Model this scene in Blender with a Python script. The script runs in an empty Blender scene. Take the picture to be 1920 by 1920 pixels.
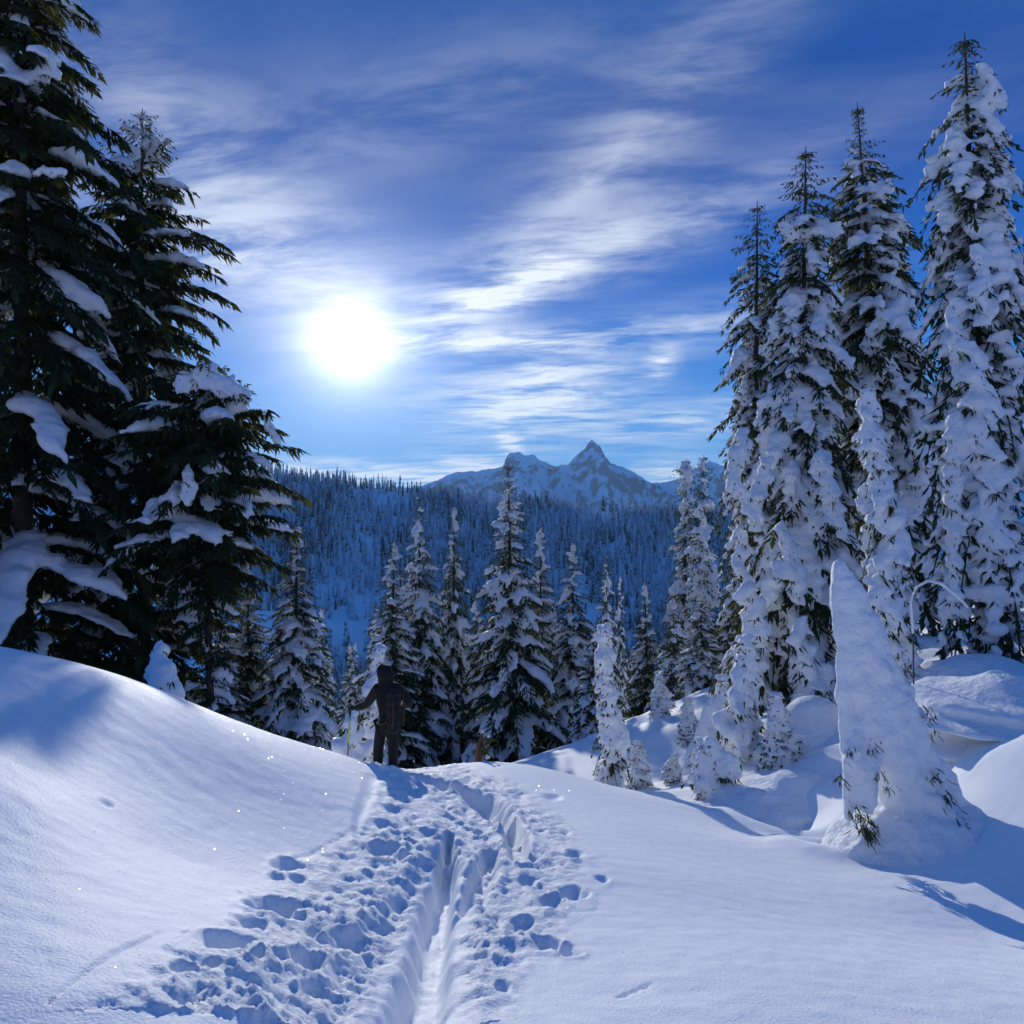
import bpy, bmesh, math, random
import numpy as np
from mathutils import Vector, Matrix

random.seed(7)
SC = bpy.context.scene
COL = SC.collection

# ------------------------------------------------------------------ camera
F = 1405.0            # focal length in pixels of the 1920 px wide picture
CAMZ = 1.6
cam_data = bpy.data.cameras.new('camera')
cam = bpy.data.objects.new('camera', cam_data)
COL.objects.link(cam)
cam.location = (0, 0, CAMZ)
cam.rotation_euler = (math.radians(90), 0, 0)
cam_data.sensor_width = 36.0
cam_data.lens = F / 1920.0 * 36.0
cam_data.clip_start = 0.1
cam_data.clip_end = 30000
SC.camera = cam


def at(px, py, Y):
    """world point that stands at depth Y on the sight line through a picture point"""
    return Vector(((px - 960) / F * Y, Y, CAMZ + (960 - py) / F * Y))


# ------------------------------------------------------------------ sky and sun
SUN = Vector((-305, 1405, 320)).normalized()
sun_el = math.asin(SUN.z)
sun_az = math.atan2(SUN.x, SUN.y)

world = bpy.data.worlds.new('World')
SC.world = world
world.use_nodes = True
nt = world.node_tree
for n in list(nt.nodes):
    nt.nodes.remove(n)
N, L = nt.nodes, nt.links


def wn(kind, **kw):
    n = N.new(kind)
    for k, v in kw.items():
        setattr(n, k, v)
    return n


def wset(sock, v):
    if isinstance(v, bpy.types.NodeSocket):
        L.new(v, sock)
    else:
        sock.default_value = v


def wmath(op, a, b=None, c=None, clamp=False):
    n = wn('ShaderNodeMath', operation=op, use_clamp=clamp)
    wset(n.inputs[0], a)
    if b is not None:
        wset(n.inputs[1], b)
    if c is not None:
        wset(n.inputs[2], c)
    return n.outputs[0]


def wsmooth(v, lo, hi, a=0.0, b=1.0):
    n = wn('ShaderNodeMapRange', interpolation_type='SMOOTHSTEP')
    wset(n.inputs['Value'], v)
    n.inputs['From Min'].default_value = lo
    n.inputs['From Max'].default_value = hi
    n.inputs['To Min'].default_value = a
    n.inputs['To Max'].default_value = b
    return n.outputs['Result']


def wmix(fac, a, b, blend='MIX'):
    n = wn('ShaderNodeMix', data_type='RGBA', blend_type=blend)
    wset(n.inputs[0], fac)
    wset(n.inputs[6], a)
    wset(n.inputs[7], b)
    return n.outputs[2]


tc = wn('ShaderNodeTexCoord')
norm = wn('ShaderNodeVectorMath', operation='NORMALIZE')
L.new(tc.outputs['Generated'], norm.inputs[0])
D = norm.outputs[0]
sep = wn('ShaderNodeSeparateXYZ')
L.new(D, sep.inputs[0])
dx, dy, dz = sep.outputs

sky = wn('ShaderNodeTexSky', sky_type='NISHITA')
sky.sun_disc = False
sky.sun_elevation = sun_el
sky.sun_rotation = sun_az
sky.altitude = 1700
sky.air_density = 1.0
sky.dust_density = 0.3
sky.ozone_density = 4.0
grade = wn('ShaderNodeHueSaturation')
grade.inputs['Saturation'].default_value = 1.25
L.new(sky.outputs[0], grade.inputs['Color'])
nish = wmix(1.0, grade.outputs[0], (0.25, 0.50, 0.95, 1), 'MULTIPLY')

# clear-air blue by height above the horizon (same all the way round), strength 0.1 below
ramp = wn('ShaderNodeValToRGB')
L.new(wsmooth(dz, 0.0, 1.0), ramp.inputs[0])
ramp.color_ramp.interpolation = 'B_SPLINE'
cr = ramp.color_ramp.elements
cr[0].position, cr[0].color = 0.0, (0.130, 0.440, 0.86, 1)
cr[1].position, cr[1].color = 1.0, (0.012, 0.100, 0.37, 1)
for p, c in ((0.02, (0.090, 0.370, 0.82, 1)), (0.08, (0.030, 0.215, 0.70, 1)), (0.2, (0.007, 0.108, 0.50, 1)),
             (0.38, (0.002, 0.052, 0.31, 1)), (0.6, (0.005, 0.075, 0.33, 1))):
    e = cr.new(p)
    e.color = c
ramp10 = wmix(1.0, ramp.outputs[0], (8.6, 8.6, 8.6, 1), 'MULTIPLY')
base = wmix(1.0, ramp10, wmix(1.0, nish, (0.06, 0.06, 0.06, 1), 'MULTIPLY'), 'ADD')

# thin cirrus on a flat sheet high above: streaks drawn out by the wind
den = wmath('ADD', wmath('MAXIMUM', dz, 0.0), 0.10)
cx = wmath('DIVIDE', dx, den)
cy = wmath('DIVIDE', dy, den)
comb = wn('ShaderNodeCombineXYZ')
L.new(cx, comb.inputs[0])
L.new(cy, comb.inputs[1])


def streak(rot, sx, sy, scale, detail, rough, dist, off):
    mp = wn('ShaderNodeMapping')
    mp.vector_type = 'TEXTURE'
    mp.inputs['Rotation'].default_value = (0, 0, rot)
    mp.inputs['Scale'].default_value = (sx, sy, 1)
    mp.inputs['Location'].default_value = off
    L.new(comb.outputs[0], mp.inputs[0])
    nz = wn('ShaderNodeTexNoise')
    nz.inputs['Scale'].default_value = scale
    nz.inputs['Detail'].default_value = detail
    nz.inputs['Roughness'].default_value = rough
    nz.inputs['Distortion'].default_value = dist
    L.new(mp.outputs[0], nz.inputs['Vector'])
    return nz.outputs['Fac']


s1 = streak(math.radians(-14), 2.0, 0.62, 1.25, 7, 0.62, 0.25, (0.3, 1.9, 0))
s2 = streak(math.radians(-48), 1.7, 0.50, 1.0, 5, 0.58, 0.2, (3.1, 0.4, 0))
big = streak(math.radians(-20), 1.4, 1.0, 0.62, 2, 0.5, 0.0, (1.4, 2.2, 0))
veil = wmath('MULTIPLY', wsmooth(s2, 0.40, 0.76), wsmooth(big, 0.36, 0.64, 0.15, 1.0))
wisp = wmath('MULTIPLY', wsmooth(s1, 0.47, 0.74), wsmooth(big, 0.34, 0.60, 0.2, 1.0))


azim = wmath('ARCTAN2', dx, dy)
elev = wmath('ARCSINE', dz)
ae = wn('ShaderNodeCombineXYZ')
L.new(azim, ae.inputs[0])
L.new(elev, ae.inputs[1])


def bank(px, py, rx, ry, tilt, amp):
    """a patch of cloud round one azimuth and height of the sky, later broken up by the streak noise"""
    d = Vector((px - 960, F, 960 - py)).normalized()
    mp = wn('ShaderNodeMapping')
    mp.vector_type = 'TEXTURE'
    mp.inputs['Location'].default_value = (math.atan2(d.x, d.y), math.asin(d.z), 0)
    mp.inputs['Rotation'].default_value = (0, 0, tilt)
    mp.inputs['Scale'].default_value = (2.3 * rx / F, 2.3 * ry / F, 1)
    L.new(ae.outputs[0], mp.inputs[0])
    gr = wn('ShaderNodeTexGradient', gradient_type='QUADRATIC_SPHERE')
    L.new(mp.outputs[0], gr.inputs[0])
    return gr.outputs['Fac'], amp


fine = streak(math.radians(-10), 0.95, 0.42, 1.7, 8, 0.66, 0.3, (0.7, 3.3, 0))
patches = None
for a in ((1000, 745, 150, 62, 0.15, 2.6), (950, 545, 150, 32, 0.38, 1.6), (930, 640, 210, 20, 0.06, 2.0),
          (1250, 620, 190, 34, 0.1, 1.0), (1238, 683, 26, 19, 0.7, 2.0), (700, 888, 190, 17, -0.05, 3.4),
          (900, 873, 80, 14, -0.1, 3.0), (955, 832, 16, 28, 0.45, 2.4), (1260, 888, 80, 24, 0.1, 2.2),
          (1290, 790, 200, 34, 0.14, 1.3), (440, 470, 210, 90, -0.15, 1.1), (1110, 340, 360, 70, 0.62, 0.8),
          (1130, 470, 320, 50, 0.28, 1.1), (330, 250, 280, 90, -0.5, 0.6), (800, 200, 360, 80, 0.25, 0.38)):
    f_, amp = bank(*a)
    patches = wmath('MULTIPLY', f_, amp * 1.25) if patches is None else wmath('MULTIPLY_ADD', f_, amp * 1.25, patches)
patches = wmath('MULTIPLY', patches, wsmooth(fine, 0.34, 0.66, 0.02, 1.0))
above = wsmooth(dz, -0.01, 0.03)
cover = wmath('ADD', wmath('MULTIPLY', veil, 0.045), wmath('MULTIPLY', wisp, 0.08))
cover = wmath('ADD', cover, wmath('MULTIPLY', patches, 0.62), clamp=True)
cover = wmath('MULTIPLY', wmath('MULTIPLY', cover, 0.92), above)
skyc = wmix(cover, base, (8.2, 8.8, 9.4, 1))

# the sun seen through thin high cloud: small blinding disc and its aureole
dots = wn('ShaderNodeVectorMath', operation='DOT_PRODUCT')
L.new(D, dots.inputs[0])
dots.inputs[1].default_value = SUN
cosd = wmath('MAXIMUM', dots.outputs['Value'], 0.0)
theta = wmath('ARCCOSINE', wmath('MINIMUM', cosd, 0.9999999))
halo = wmath('MULTIPLY', wmath('POWER', 2.718, wmath('DIVIDE', theta, -math.radians(1.5))), 32.0)
halo2 = wmath('MULTIPLY', wmath('POWER', 2.718, wmath('DIVIDE', theta, -math.radians(5.0))), 5.5)
halo3 = wmath('MULTIPLY', wmath('POWER', 2.718, wmath('DIVIDE', theta, -math.radians(11.0))), 1.3)
gl = wn('ShaderNodeCombineColor')
tot = wmath('ADD', halo, halo2)
L.new(wmath('ADD', wmath('MULTIPLY', tot, 1.0), wmath('MULTIPLY', halo3, 0.55)), gl.inputs[0])
L.new(wmath('ADD', wmath('MULTIPLY', tot, 0.98), wmath('MULTIPLY', halo3, 0.8)), gl.inputs[1])
L.new(wmath('ADD', wmath('MULTIPLY', tot, 0.93), halo3), gl.inputs[2])
skyc = wmix(1.0, skyc, gl.outputs[0], 'ADD')
bg = wn('ShaderNodeBackground')
bg.inputs['Strength'].default_value = 0.1
L.new(skyc, bg.inputs['Color'])
wo = wn('ShaderNodeOutputWorld')
L.new(bg.outputs[0], wo.inputs['Surface'])
world.cycles.sampling_method = 'MANUAL'
world.cycles.sample_map_resolution = 512

sun_data = bpy.data.lights.new('sun', 'SUN')
sun_data.energy = 3.05
sun_data.angle = math.radians(0.6)
sun_data.color = (1.0, 0.965, 0.88)
sun = bpy.data.objects.new('sun', sun_data)
COL.objects.link(sun)
sun.rotation_euler = SUN.to_track_quat('Z', 'Y').to_euler()
sun.location = SUN * 60

SC.view_settings.view_transform = 'Standard'
SC.view_settings.look = 'None'
SC.view_settings.exposure = 0.22
SC.view_settings.gamma = 1.0
SC.view_settings.use_curve_mapping = False
SC.render.engine = 'CYCLES'
SC.cycles.use_denoising = True
SC.cycles.max_bounces = 5
SC.cycles.diffuse_bounces = 4
SC.cycles.glossy_bounces = 2
SC.cycles.transmission_bounces = 2
SC.cycles.volume_bounces = 0
SC.cycles.sample_clamp_indirect = 4.0
SC.cycles.use_adaptive_sampling = True
SC.cycles.adaptive_threshold = 0.03

# ------------------------------------------------------------------ helpers
rng = np.random.default_rng(11)


def hash2(ix, iy, seed):
    h = (ix.astype(np.int64) * 374761393 + iy.astype(np.int64) * 668265263 + seed * 974634777) & 0xFFFFFFFF
    h = ((h ^ (h >> 13)) * 1274126177) & 0xFFFFFFFF
    return (h ^ (h >> 16)) & 0xFFFFFFFF


def noise2(x, y, seed=0):
    """gradient noise, about -0.7 .. 0.7"""
    x0 = np.floor(x)
    y0 = np.floor(y)
    fx, fy = x - x0, y - y0
    u = fx * fx * fx * (fx * (fx * 6 - 15) + 10)
    v = fy * fy * fy * (fy * (fy * 6 - 15) + 10)

    def g(ox, oy):
        a = hash2(x0 + ox, y0 + oy, seed) / 4294967296.0 * 2 * np.pi
        return np.cos(a) * (fx - ox) + np.sin(a) * (fy - oy)
    n0 = g(0, 0) * (1 - u) + g(1, 0) * u
    n1 = g(0, 1) * (1 - u) + g(1, 1) * u
    return n0 * (1 - v) + n1 * v


def fbm2(x, y, oct=4, seed=0, gain=0.5):
    s = np.zeros_like(x)
    a, f = 1.0, 1.0
    for k in range(oct):
        s += a * noise2(x * f + 17.3 * k, y * f - 9.1 * k, seed + k)
        a *= gain
        f *= 2.03
    return s


def smooth01(v, lo, hi):
    t = np.clip((v - lo) / (hi - lo), 0, 1)
    return t * t * (3 - 2 * t)


def link_mesh(name, verts, faces, mat, parent=None, smooth=True, attr=None):
    """verts (n,3) array, faces list of arrays (k,3) / (k,4): one mesh object"""
    me = bpy.data.meshes.new(name)
    verts = np.asarray(verts, np.float32)
    fl = [np.asarray(f, np.int32) for f in (faces if isinstance(faces, list) else [faces]) if len(f)]
    nl = sum(f.size for f in fl)
    nf = sum(len(f) for f in fl)
    me.vertices.add(len(verts))
    me.vertices.foreach_set('co', verts.ravel())
    me.loops.add(nl)
    me.polygons.add(nf)
    me.loops.foreach_set('vertex_index', np.concatenate([f.ravel() for f in fl]))
    sizes = np.concatenate([np.full(len(f), f.shape[1], np.int32) for f in fl])
    me.polygons.foreach_set('loop_start', np.concatenate([[0], np.cumsum(sizes)[:-1]]).astype(np.int32))
    me.polygons.foreach_set('use_smooth', np.full(nf, smooth, bool))
    me.update(calc_edges=True)
    if attr is not None:
        for k, v in attr.items():
            a = me.attributes.new(k, 'FLOAT', 'POINT')
            a.data.foreach_set('value', np.asarray(v, np.float32))
    me.materials.append(mat)
    o = bpy.data.objects.new(name, me)
    COL.objects.link(o)
    o.parent = parent
    return o


def tag(o, label=None, cat=None, group=None, kind=None):
    for k, v in (('label', label), ('category', cat), ('group', group), ('kind', kind)):
        if v:
            o[k] = v
    return o


def empty(name, loc):
    o = bpy.data.objects.new(name, None)
    COL.objects.link(o)
    o.location = loc
    return o


def grid_faces(nr, nc):
    i = np.arange((nr - 1) * (nc - 1))
    r, c = i // (nc - 1), i % (nc - 1)
    a = r * nc + c
    return np.stack([a, a + 1, a + nc + 1, a + nc], 1)


# ------------------------------------------------------------------ materials
def new_mat(name):
    m = bpy.data.materials.new(name)
    m.use_nodes = True
    t = m.node_tree
    b = t.nodes['Principled BSDF']
    return m, t, b


def tnoise(t, scale, detail=4, rough=0.55, coord='Object', dist=0.0):
    c = t.nodes.new('ShaderNodeTexCoord')
    n = t.nodes.new('ShaderNodeTexNoise')
    n.inputs['Scale'].default_value = scale
    n.inputs['Detail'].default_value = detail
    n.inputs['Roughness'].default_value = rough
    n.inputs['Distortion'].default_value = dist
    t.links.new(c.outputs[coord], n.inputs['Vector'])
    return n.outputs['Fac']


def tramp(t, fac, stops):
    r = t.nodes.new('ShaderNodeValToRGB')
    e = r.color_ramp.elements
    e[0].position, e[0].color = stops[0][0], (*stops[0][1], 1)
    e[1].position, e[1].color = stops[-1][0], (*stops[-1][1], 1)
    for p, c in stops[1:-1]:
        x = e.new(p)
        x.color = (*c, 1)
    t.links.new(fac, r.inputs[0])
    return r.outputs[0]


def tbump(t, b, h, strength, dist):
    n = t.nodes.new('ShaderNodeBump')
    n.inputs['Strength'].default_value = strength
    n.inputs['Distance'].default_value = dist
    t.links.new(h, n.inputs['Height'])
    t.links.new(n.outputs[0], b.inputs['Normal'])


def snow_mat(name, bump_scale, bump, dist, see_through=0.0, rough=0.55):
    m, t, b = new_mat(name)
    col = tramp(t, tnoise(t, bump_scale * 0.3, 3), [(0.3, (0.90, 0.92, 0.935)), (0.7, (0.95, 0.96, 0.965))])
    t.links.new(col, b.inputs['Base Color'])
    b.inputs['Roughness'].default_value = rough
    b.inputs['Specular IOR Level'].default_value = 0.03
    tbump(t, b, tnoise(t, bump_scale, 6, 0.62), bump, dist)
    if see_through > 0:                      # snow lets some sunlight through
        tr = t.nodes.new('ShaderNodeBsdfTranslucent')
        tr.inputs['Color'].default_value = (0.80, 0.88, 0.95, 1)
        mx = t.nodes.new('ShaderNodeMixShader')
        mx.inputs[0].default_value = see_through
        t.links.new(b.outputs[0], mx.inputs[1])
        t.links.new(tr.outputs[0], mx.inputs[2])
        t.links.new(mx.outputs[0], t.nodes['Material Output'].inputs['Surface'])
    return m


M_SNOW = snow_mat('snow_ground', 28.0, 0.45, 0.02)
# the trodden snow: same snow, with crumbs where the attribute 'trod' is high
M_TROD = snow_mat('snow_trodden', 28.0, 0.45, 0.02)
_t = M_TROD.node_tree
_a = _t.nodes.new('ShaderNodeAttribute')
_a.attribute_name = 'trod'
_n1 = tnoise(_t, 11.0, 7, 0.68, dist=0.3)
_n2 = tnoise(_t, 60.0, 3, 0.6)
_mu = _t.nodes.new('ShaderNodeMath')
_mu.operation = 'MULTIPLY'
_t.links.new(_n1, _mu.inputs[0])
_t.links.new(_a.outputs['Fac'], _mu.inputs[1])
_ma = _t.nodes.new('ShaderNodeMath')
_ma.operation = 'MULTIPLY_ADD'
_t.links.new(_n2, _ma.inputs[0])
_ma.inputs[1].default_value = 0.17
_t.links.new(_mu.outputs[0], _ma.inputs[2])
_b = [n for n in _t.nodes if n.type == 'BUMP'][0]
_b.inputs['Strength'].default_value = 0.6
_b.inputs['Distance'].default_value = 0.05
_t.links.new(_ma.outputs[0], _b.inputs['Height'])
M_SNOWFAR = snow_mat('snow_far', 0.4, 0.3, 1.0)
M_TSNOW = snow_mat('snow_on_branches', 14.0, 0.8, 0.06, 0.0)
M_GHOST = snow_mat('wind_packed_snow', 9.0, 0.8, 0.07, 0.0)

# ------------------------------------------------------------------ ground: height from survey points
CTRL = [  # picture column, row, depth in metres
    (65, 1867, 2.6), (830, 1867, 3.6), (1400, 1867, 3.7), (1855, 1867, 4.1),
    (65, 1500, 4.5), (65, 1232, 7.2), (300, 1600, 4.9), (300, 1300, 7.7), (500, 1500, 6.8), (480, 1374, 8.8),
    (640, 1412, 10.6), (640, 1600, 6.2), (830, 1600, 6.4), (830, 1482, 9.6), (735, 1446, 11.5), (900, 1427, 13.0),
    (1000, 1435, 13.0), (1130, 1470, 12.0), (1100, 1600, 6.8), (1300, 1514, 10.6), (1300, 1650, 6.2),
    (1450, 1580, 8.4), (1560, 1632, 7.5), (1700, 1690, 6.5), (1855, 1748, 5.9), (1600, 1780, 4.8),
    # beyond the brow
    (1050, 1408, 23), (1200, 1482, 15), (1280, 1445, 18), (1350, 1492, 13), (1430, 1440, 13.5), (1550, 1400, 13),
    (1600, 1570, 9.6), (1440, 1340, 19), (1330, 1290, 27), (1650, 1330, 16), (1800, 1205, 20), (1855, 1150, 27),
    (1780, 1300, 13), (1820, 1328, 10.8), (1800, 1440, 9.0), (1900, 1600, 7.0), (2050, 1150, 20),
]
WPTS = [at(*c) for c in CTRL] + [Vector(p) for p in (
    (-3.2, 1.6, -0.10), (0, 1.6, -0.28), (3, 1.6, -0.45), (0, -6, 1.0), (-8, -4, 1.7), (8, -4, 0.2), (0, -25, 7.5), (-40, -20, 7), (40, -20, 5), (0, -150, 58), (-120, -150, 60), (120, -150, 56),  # unseen slope behind the camera, raised so its sunlit snow brightens the tree fronts
    (-9, 7, 0.8), (-14, 12, -0.6), (-11.6, 18, -2.7), (-9.6, 20, -3.7), (-5.6, 14, -3.4), (-3.6, 16, -4.7),
    (-0.8, 20, -6.1), (0.8, 30, -9.0), (-12, 30, -8.0), (-8.3, 45, -14), (7.7, 45, -13.4), (-28, 60, -15),
    (-3, 72, -21), (22, 60, -11), (15, 8, 0.2), (20, 25, 0.3), (28, 45, -3.0), (-30, 25, -3.0), (40, 75, -12),
    (-45, 80, -20), (0, 95, -27))]


class TPS:
    def __init__(s, pts):
        s.p = np.array([[v.x, v.y] for v in pts]) / 10.0
        z = np.array([v.z for v in pts])
        n = len(z)
        K = s.k(s.p, s.p) + np.eye(n) * 0.0008
        P = np.c_[np.ones(n), s.p]
        A = np.block([[K, P], [P.T, np.zeros((3, 3))]])
        s.w = np.linalg.solve(A, np.r_[z, 0, 0, 0])

    @staticmethod
    def k(a, b):
        r2 = ((a[:, None, :] - b[None]) ** 2).sum(-1)
        return np.where(r2 > 1e-12, 0.5 * r2 * np.log(r2 + 1e-12), 0)

    def __call__(s, x, y):
        q = np.stack([np.ravel(x), np.ravel(y)], 1) / 10.0
        out = np.empty(len(q))
        for i in range(0, len(q), 20000):
            c = q[i:i + 20000]
            out[i:i + 20000] = s.k(c, s.p) @ s.w[:-3] + s.w[-3] + c @ s.w[-2:]
        return out.reshape(np.shape(x))


tps = TPS(WPTS)


def base_h(x, y):
    h = tps(x, y)
    # pillows of drifted snow on the slope to the right and beyond the brow
    m = smooth01(y + 0.9 * x, 13.0, 16.0) * smooth01(x, 1.5, 4.5)
    h = h + m * (0.30 * noise2(x * 0.55 + 3.1, y * 0.5, 5) + 0.16 * noise2(x * 1.1, y * 0.95 + 4.0, 6))
    h = h + 0.035 * noise2(x * 0.6, y * 0.6, 3) * smooth01(y, 2, 5)
    return h


def ground_z(x, y):
    return float(base_h(np.array([x], float), np.array([y], float))[0])


_ray = np.geomspace(1.7, 60, 1600)


def hit(px, py):
    """where the sight line through a picture point first meets the snow"""
    x = (px - 960) / F * _ray
    z = CAMZ + (960 - py) / F * _ray
    k = np.argmax(base_h(x, _ray) >= z)
    return np.array([x[k], _ray[k]])


def seg_dist(x, y, a, b):
    ab = b - a
    t = np.clip(((x - a[0]) * ab[0] + (y - a[1]) * ab[1]) / (ab @ ab), 0, 1)
    return np.hypot(x - a[0] - t * ab[0], y - a[1] - t * ab[1]), t


def poly_dist(x, y, pts, w):
    """smallest distance to a line measured in widths"""
    best = np.full(x.shape, 9e9)
    for i in range(len(pts) - 1):
        d, t = seg_dist(x, y, pts[i], pts[i + 1])
        best = np.minimum(best, d / (w[i] * (1 - t) + w[i + 1] * t))
    return best


def in_poly(px, py, poly):
    ins = np.zeros(px.shape, bool)
    j = len(poly) - 1
    for i in range(len(poly)):
        (xi, yi), (xj, yj) = poly[i], poly[j]
        c = ((yi > py) != (yj > py)) & (px < (xj - xi) * (py - yi) / (yj - yi + 1e-9) + xi)
        ins ^= c
        j = i
    return ins


# fine sheet of trodden snow in front, coarser sheet all round it
ny, nx = 440, 500
yr = np.geomspace(1.75, 25.0, ny)
ur = np.linspace(-0.95, 1.05, nx)
Yg = np.repeat(yr[:, None], nx, 1)
Xg = Yg * ur[None]
H = base_h(Xg, Yg)

# trodden zone beside the trench
trod = np.array([hit(*p) for p in ((60, 1900), (380, 1735), (470, 1650), (560, 1590), (680, 1520), (690, 1452), (760, 1440),
                                   (900, 1440), (990, 1470), (1080, 1530), (1140, 1620), (1120, 1700), (1040, 1800), (1000, 1905))])
ins = in_poly(Xg, Yg, [tuple(p) for p in trod])
edge = np.full(Xg.shape, 9e9)
for i in range(len(trod) - 1):
    d, _ = seg_dist(Xg, Yg, trod[i], trod[i + 1])
    edge = np.minimum(edge, d)
tm = np.where(ins, smooth01(edge, -0.05, 0.45), 0)
inslot = poly_dist(Xg, Yg, [hit(*p) for p in ((735, 1990), (775, 1880), (800, 1790), (822, 1700), (838, 1620))], [0.24, 0.24, 0.23, 0.2, 0.15])
tl_ = tm * (0.30 + 0.70 * smooth01(inslot, 0.6, 1.5))
lump = 0.8 * fbm2(Xg * 5.5, Yg * 5.2, 5, 21, 0.68) + 0.4 * noise2(Xg * 1.9, Yg * 1.8, 28) - 0.35 * np.abs(noise2(Xg * 8.5, Yg * 8, 29))
patch = smooth01(fbm2(Xg * 0.9, Yg * 0.8, 3, 31), -0.6, 0.1)
H = H + tl_ * (0.30 + 0.70 * patch) * (0.066 * lump - 0.003 + 0.03 * noise2(Xg * 1.3, Yg * 1.3, 25))

# the trench down the middle and the tracks that join it beyond
def carve(H, pixels, widths, depth, lip=0.25, jag=0.12, steep=0.35):
    pts = [hit(*p) for p in pixels]
    q = poly_dist(Xg, Yg, pts, widths)
    q = q * (1 + jag * noise2(Xg * 4, Yg * 3.5, 41) + 0.25 * jag * noise2(Xg * 9, Yg * 8, 42))
    cut = 1 - smooth01(q, steep, 1.0)
    rim = np.exp(-((q - 1.25) / 0.28) ** 2)
    return H - depth * cut + depth * lip * rim * (0.6 + 0.8 * noise2(Xg * 5, Yg * 5, 43))


H = carve(H, [(690, 1990), (720, 1880), (765, 1770), (800, 1680), (828, 1600)], [0.52, 0.50, 0.46, 0.38, 0.2], 0.09, 0.0, 0.35)
H = carve(H, [(722, 1990), (765, 1880), (802, 1790), (815, 1700), (836, 1620), (842, 1560)], [0.16, 0.16, 0.15, 0.14, 0.11, 0.04], 0.19, 0.08, 0.34, 0.30)
H = carve(H, [(880, 1690), (905, 1640), (922, 1590)], [0.10, 0.13, 0.08], 0.13)
H = carve(H, [(972, 1615), (968, 1570), (958, 1535)], [0.07, 0.14, 0.08], 0.20)
H = carve(H, [(950, 1555), (925, 1520), (890, 1492), (862, 1478)], [0.10, 0.26, 0.26, 0.16], 0.24)
H = carve(H, [(842, 1484), (810, 1463), (770, 1450), (735, 1448)], [0.18, 0.28, 0.28, 0.2], 0.26)
H = carve(H, [(700, 1455), (690, 1490), (670, 1540), (668, 1560)], [0.10, 0.08, 0.06, 0.01], 0.018, 0.1)
# thin ski and pole scratches
for pix in ([(95, 1880), (180, 1812), (300, 1748)], [(500, 1650), (560, 1610), (650, 1562)], [(340, 1880), (420, 1850)],
            [(1160, 1870), (1230, 1842)]):
    H = carve(H, pix, [0.008] + [0.03] * (len(pix) - 2) + [0.008] if len(pix) > 2 else [0.02, 0.006], 0.012, 0.3, 0.9)
# boot holes
for px, py, r, dep in ((515, 1702, 44, .17), (478, 1730, 30, .10), (420, 1768, 40, .16), (340, 1815, 22, .10), (392, 1808, 12, .07),
                       (655, 1752, 34, .13), (592, 1738, 20, .10), (580, 1795, 28, .11), (585, 1832, 24, .10), (480, 1795, 16, .07),
                       (720, 1592, 28, .11), (762, 1602, 18, .08), (540, 1622, 22, .11), (556, 1648, 16, .08), (520, 1645, 14, .06),
                       (1030, 1768, 24, .12), (1058, 1780, 20, .10), (1068, 1678, 26, .11), (1030, 1690, 24, .10), (975, 1735, 22, .08),
                       (740, 1518, 22, .08), (722, 1545, 18, .08), (650, 1650, 14, .07), (720, 1700, 18, .07), (930, 1720, 16, .06),
                       (1080, 1600, 20, .07), (1130, 1650, 16, .06), (1035, 1495, 22, .05), (860, 1700, 14, .06), (700, 1680, 16, .05),
                       (200, 1508, 12, .03), (990, 1650, 18, .07), (900, 1790, 22, .06), (940, 1850, 18, .06), (1060, 1560, 14, .05),
                       (620, 1690, 12, .06), (690, 1640, 13, .06), (900, 1560, 16, .07), (1010, 1560, 14, .06)):
    c = hit(px, py)
    rr = r / F * c[1]
    q = np.hypot((Xg - c[0]), (Yg - c[1]) * 0.62) / rr
    q = q * (1 + 0.7 * noise2(Xg * 4.5 + px, Yg * 4.5, 51) + 0.4 * noise2(Xg * 11 + px, Yg * 11, 52))
    H = H - 0.85 * dep * (1 - smooth01(q, 0.15, 1.1)) + dep * 0.10 * np.exp(-((q - 1.3) / 0.35) ** 2)

# wind ripples and grain on the untouched snow
H = H + (1 - tm) * (0.006 * noise2(Xg * 3 + 0.4 * Yg, Yg * 5.5, 61) + 0.004 * noise2(Xg * 9, Yg * 12, 62)) * smooth01(24 - Yg, 0, 8)

# melt hollows round the loaded trees on the right
def hollow(H, px, py, Y, r, dep):
    p = at(px, py, Y)
    q = np.hypot(Xg - p.x, Yg - p.y) / r
    return H - dep * np.exp(-q * q * 2) + dep * 0.25 * np.exp(-((q - 1.4) / 0.4) ** 2)


H = hollow(H, 1600, 1600, 8.6, 0.55, 0.40)
H = hollow(H, 1480, 1500, 10.8, 0.6, 0.28)

ground = link_mesh('snow_slope', np.stack([Xg, Yg, H], -1).reshape(-1, 3), grid_faces(ny, nx), M_TROD, attr={'trod': (np.clip(tm * 1.2, 0, 1) * smooth01(inslot, 0.7, 1.3)).ravel()})
tag(ground, 'open snow slope with a trodden trench leading to the brow', kind='structure')

yy = np.r_[np.linspace(-150, 1.0, 40), np.geomspace(1.4, 130, 150)]
xx = np.r_[-np.geomspace(120, 1.2, 70), np.linspace(-1, 1, 11), np.geomspace(1.2, 120, 70)]
Yc, Xc = np.meshgrid(yy, xx, indexing='ij')
Zc = base_h(Xc, Yc)
u = Xc / np.maximum(Yc, 0.1)
inner = smooth01(Yc, 1.8, 2.4) * smooth01(24.5 - Yc, 0, 1.5) * smooth01(u, -0.94, -0.88) * smooth01(1.04 - u, 0, 0.06)
Zc = Zc - 0.02 - inner * 0.9
tag(link_mesh('snow_terrain', np.stack([Xc, Yc, Zc], -1).reshape(-1, 3), grid_faces(*Yc.shape), M_SNOW),
    'snow covered hillside falling away below the brow', kind='structure')

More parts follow.
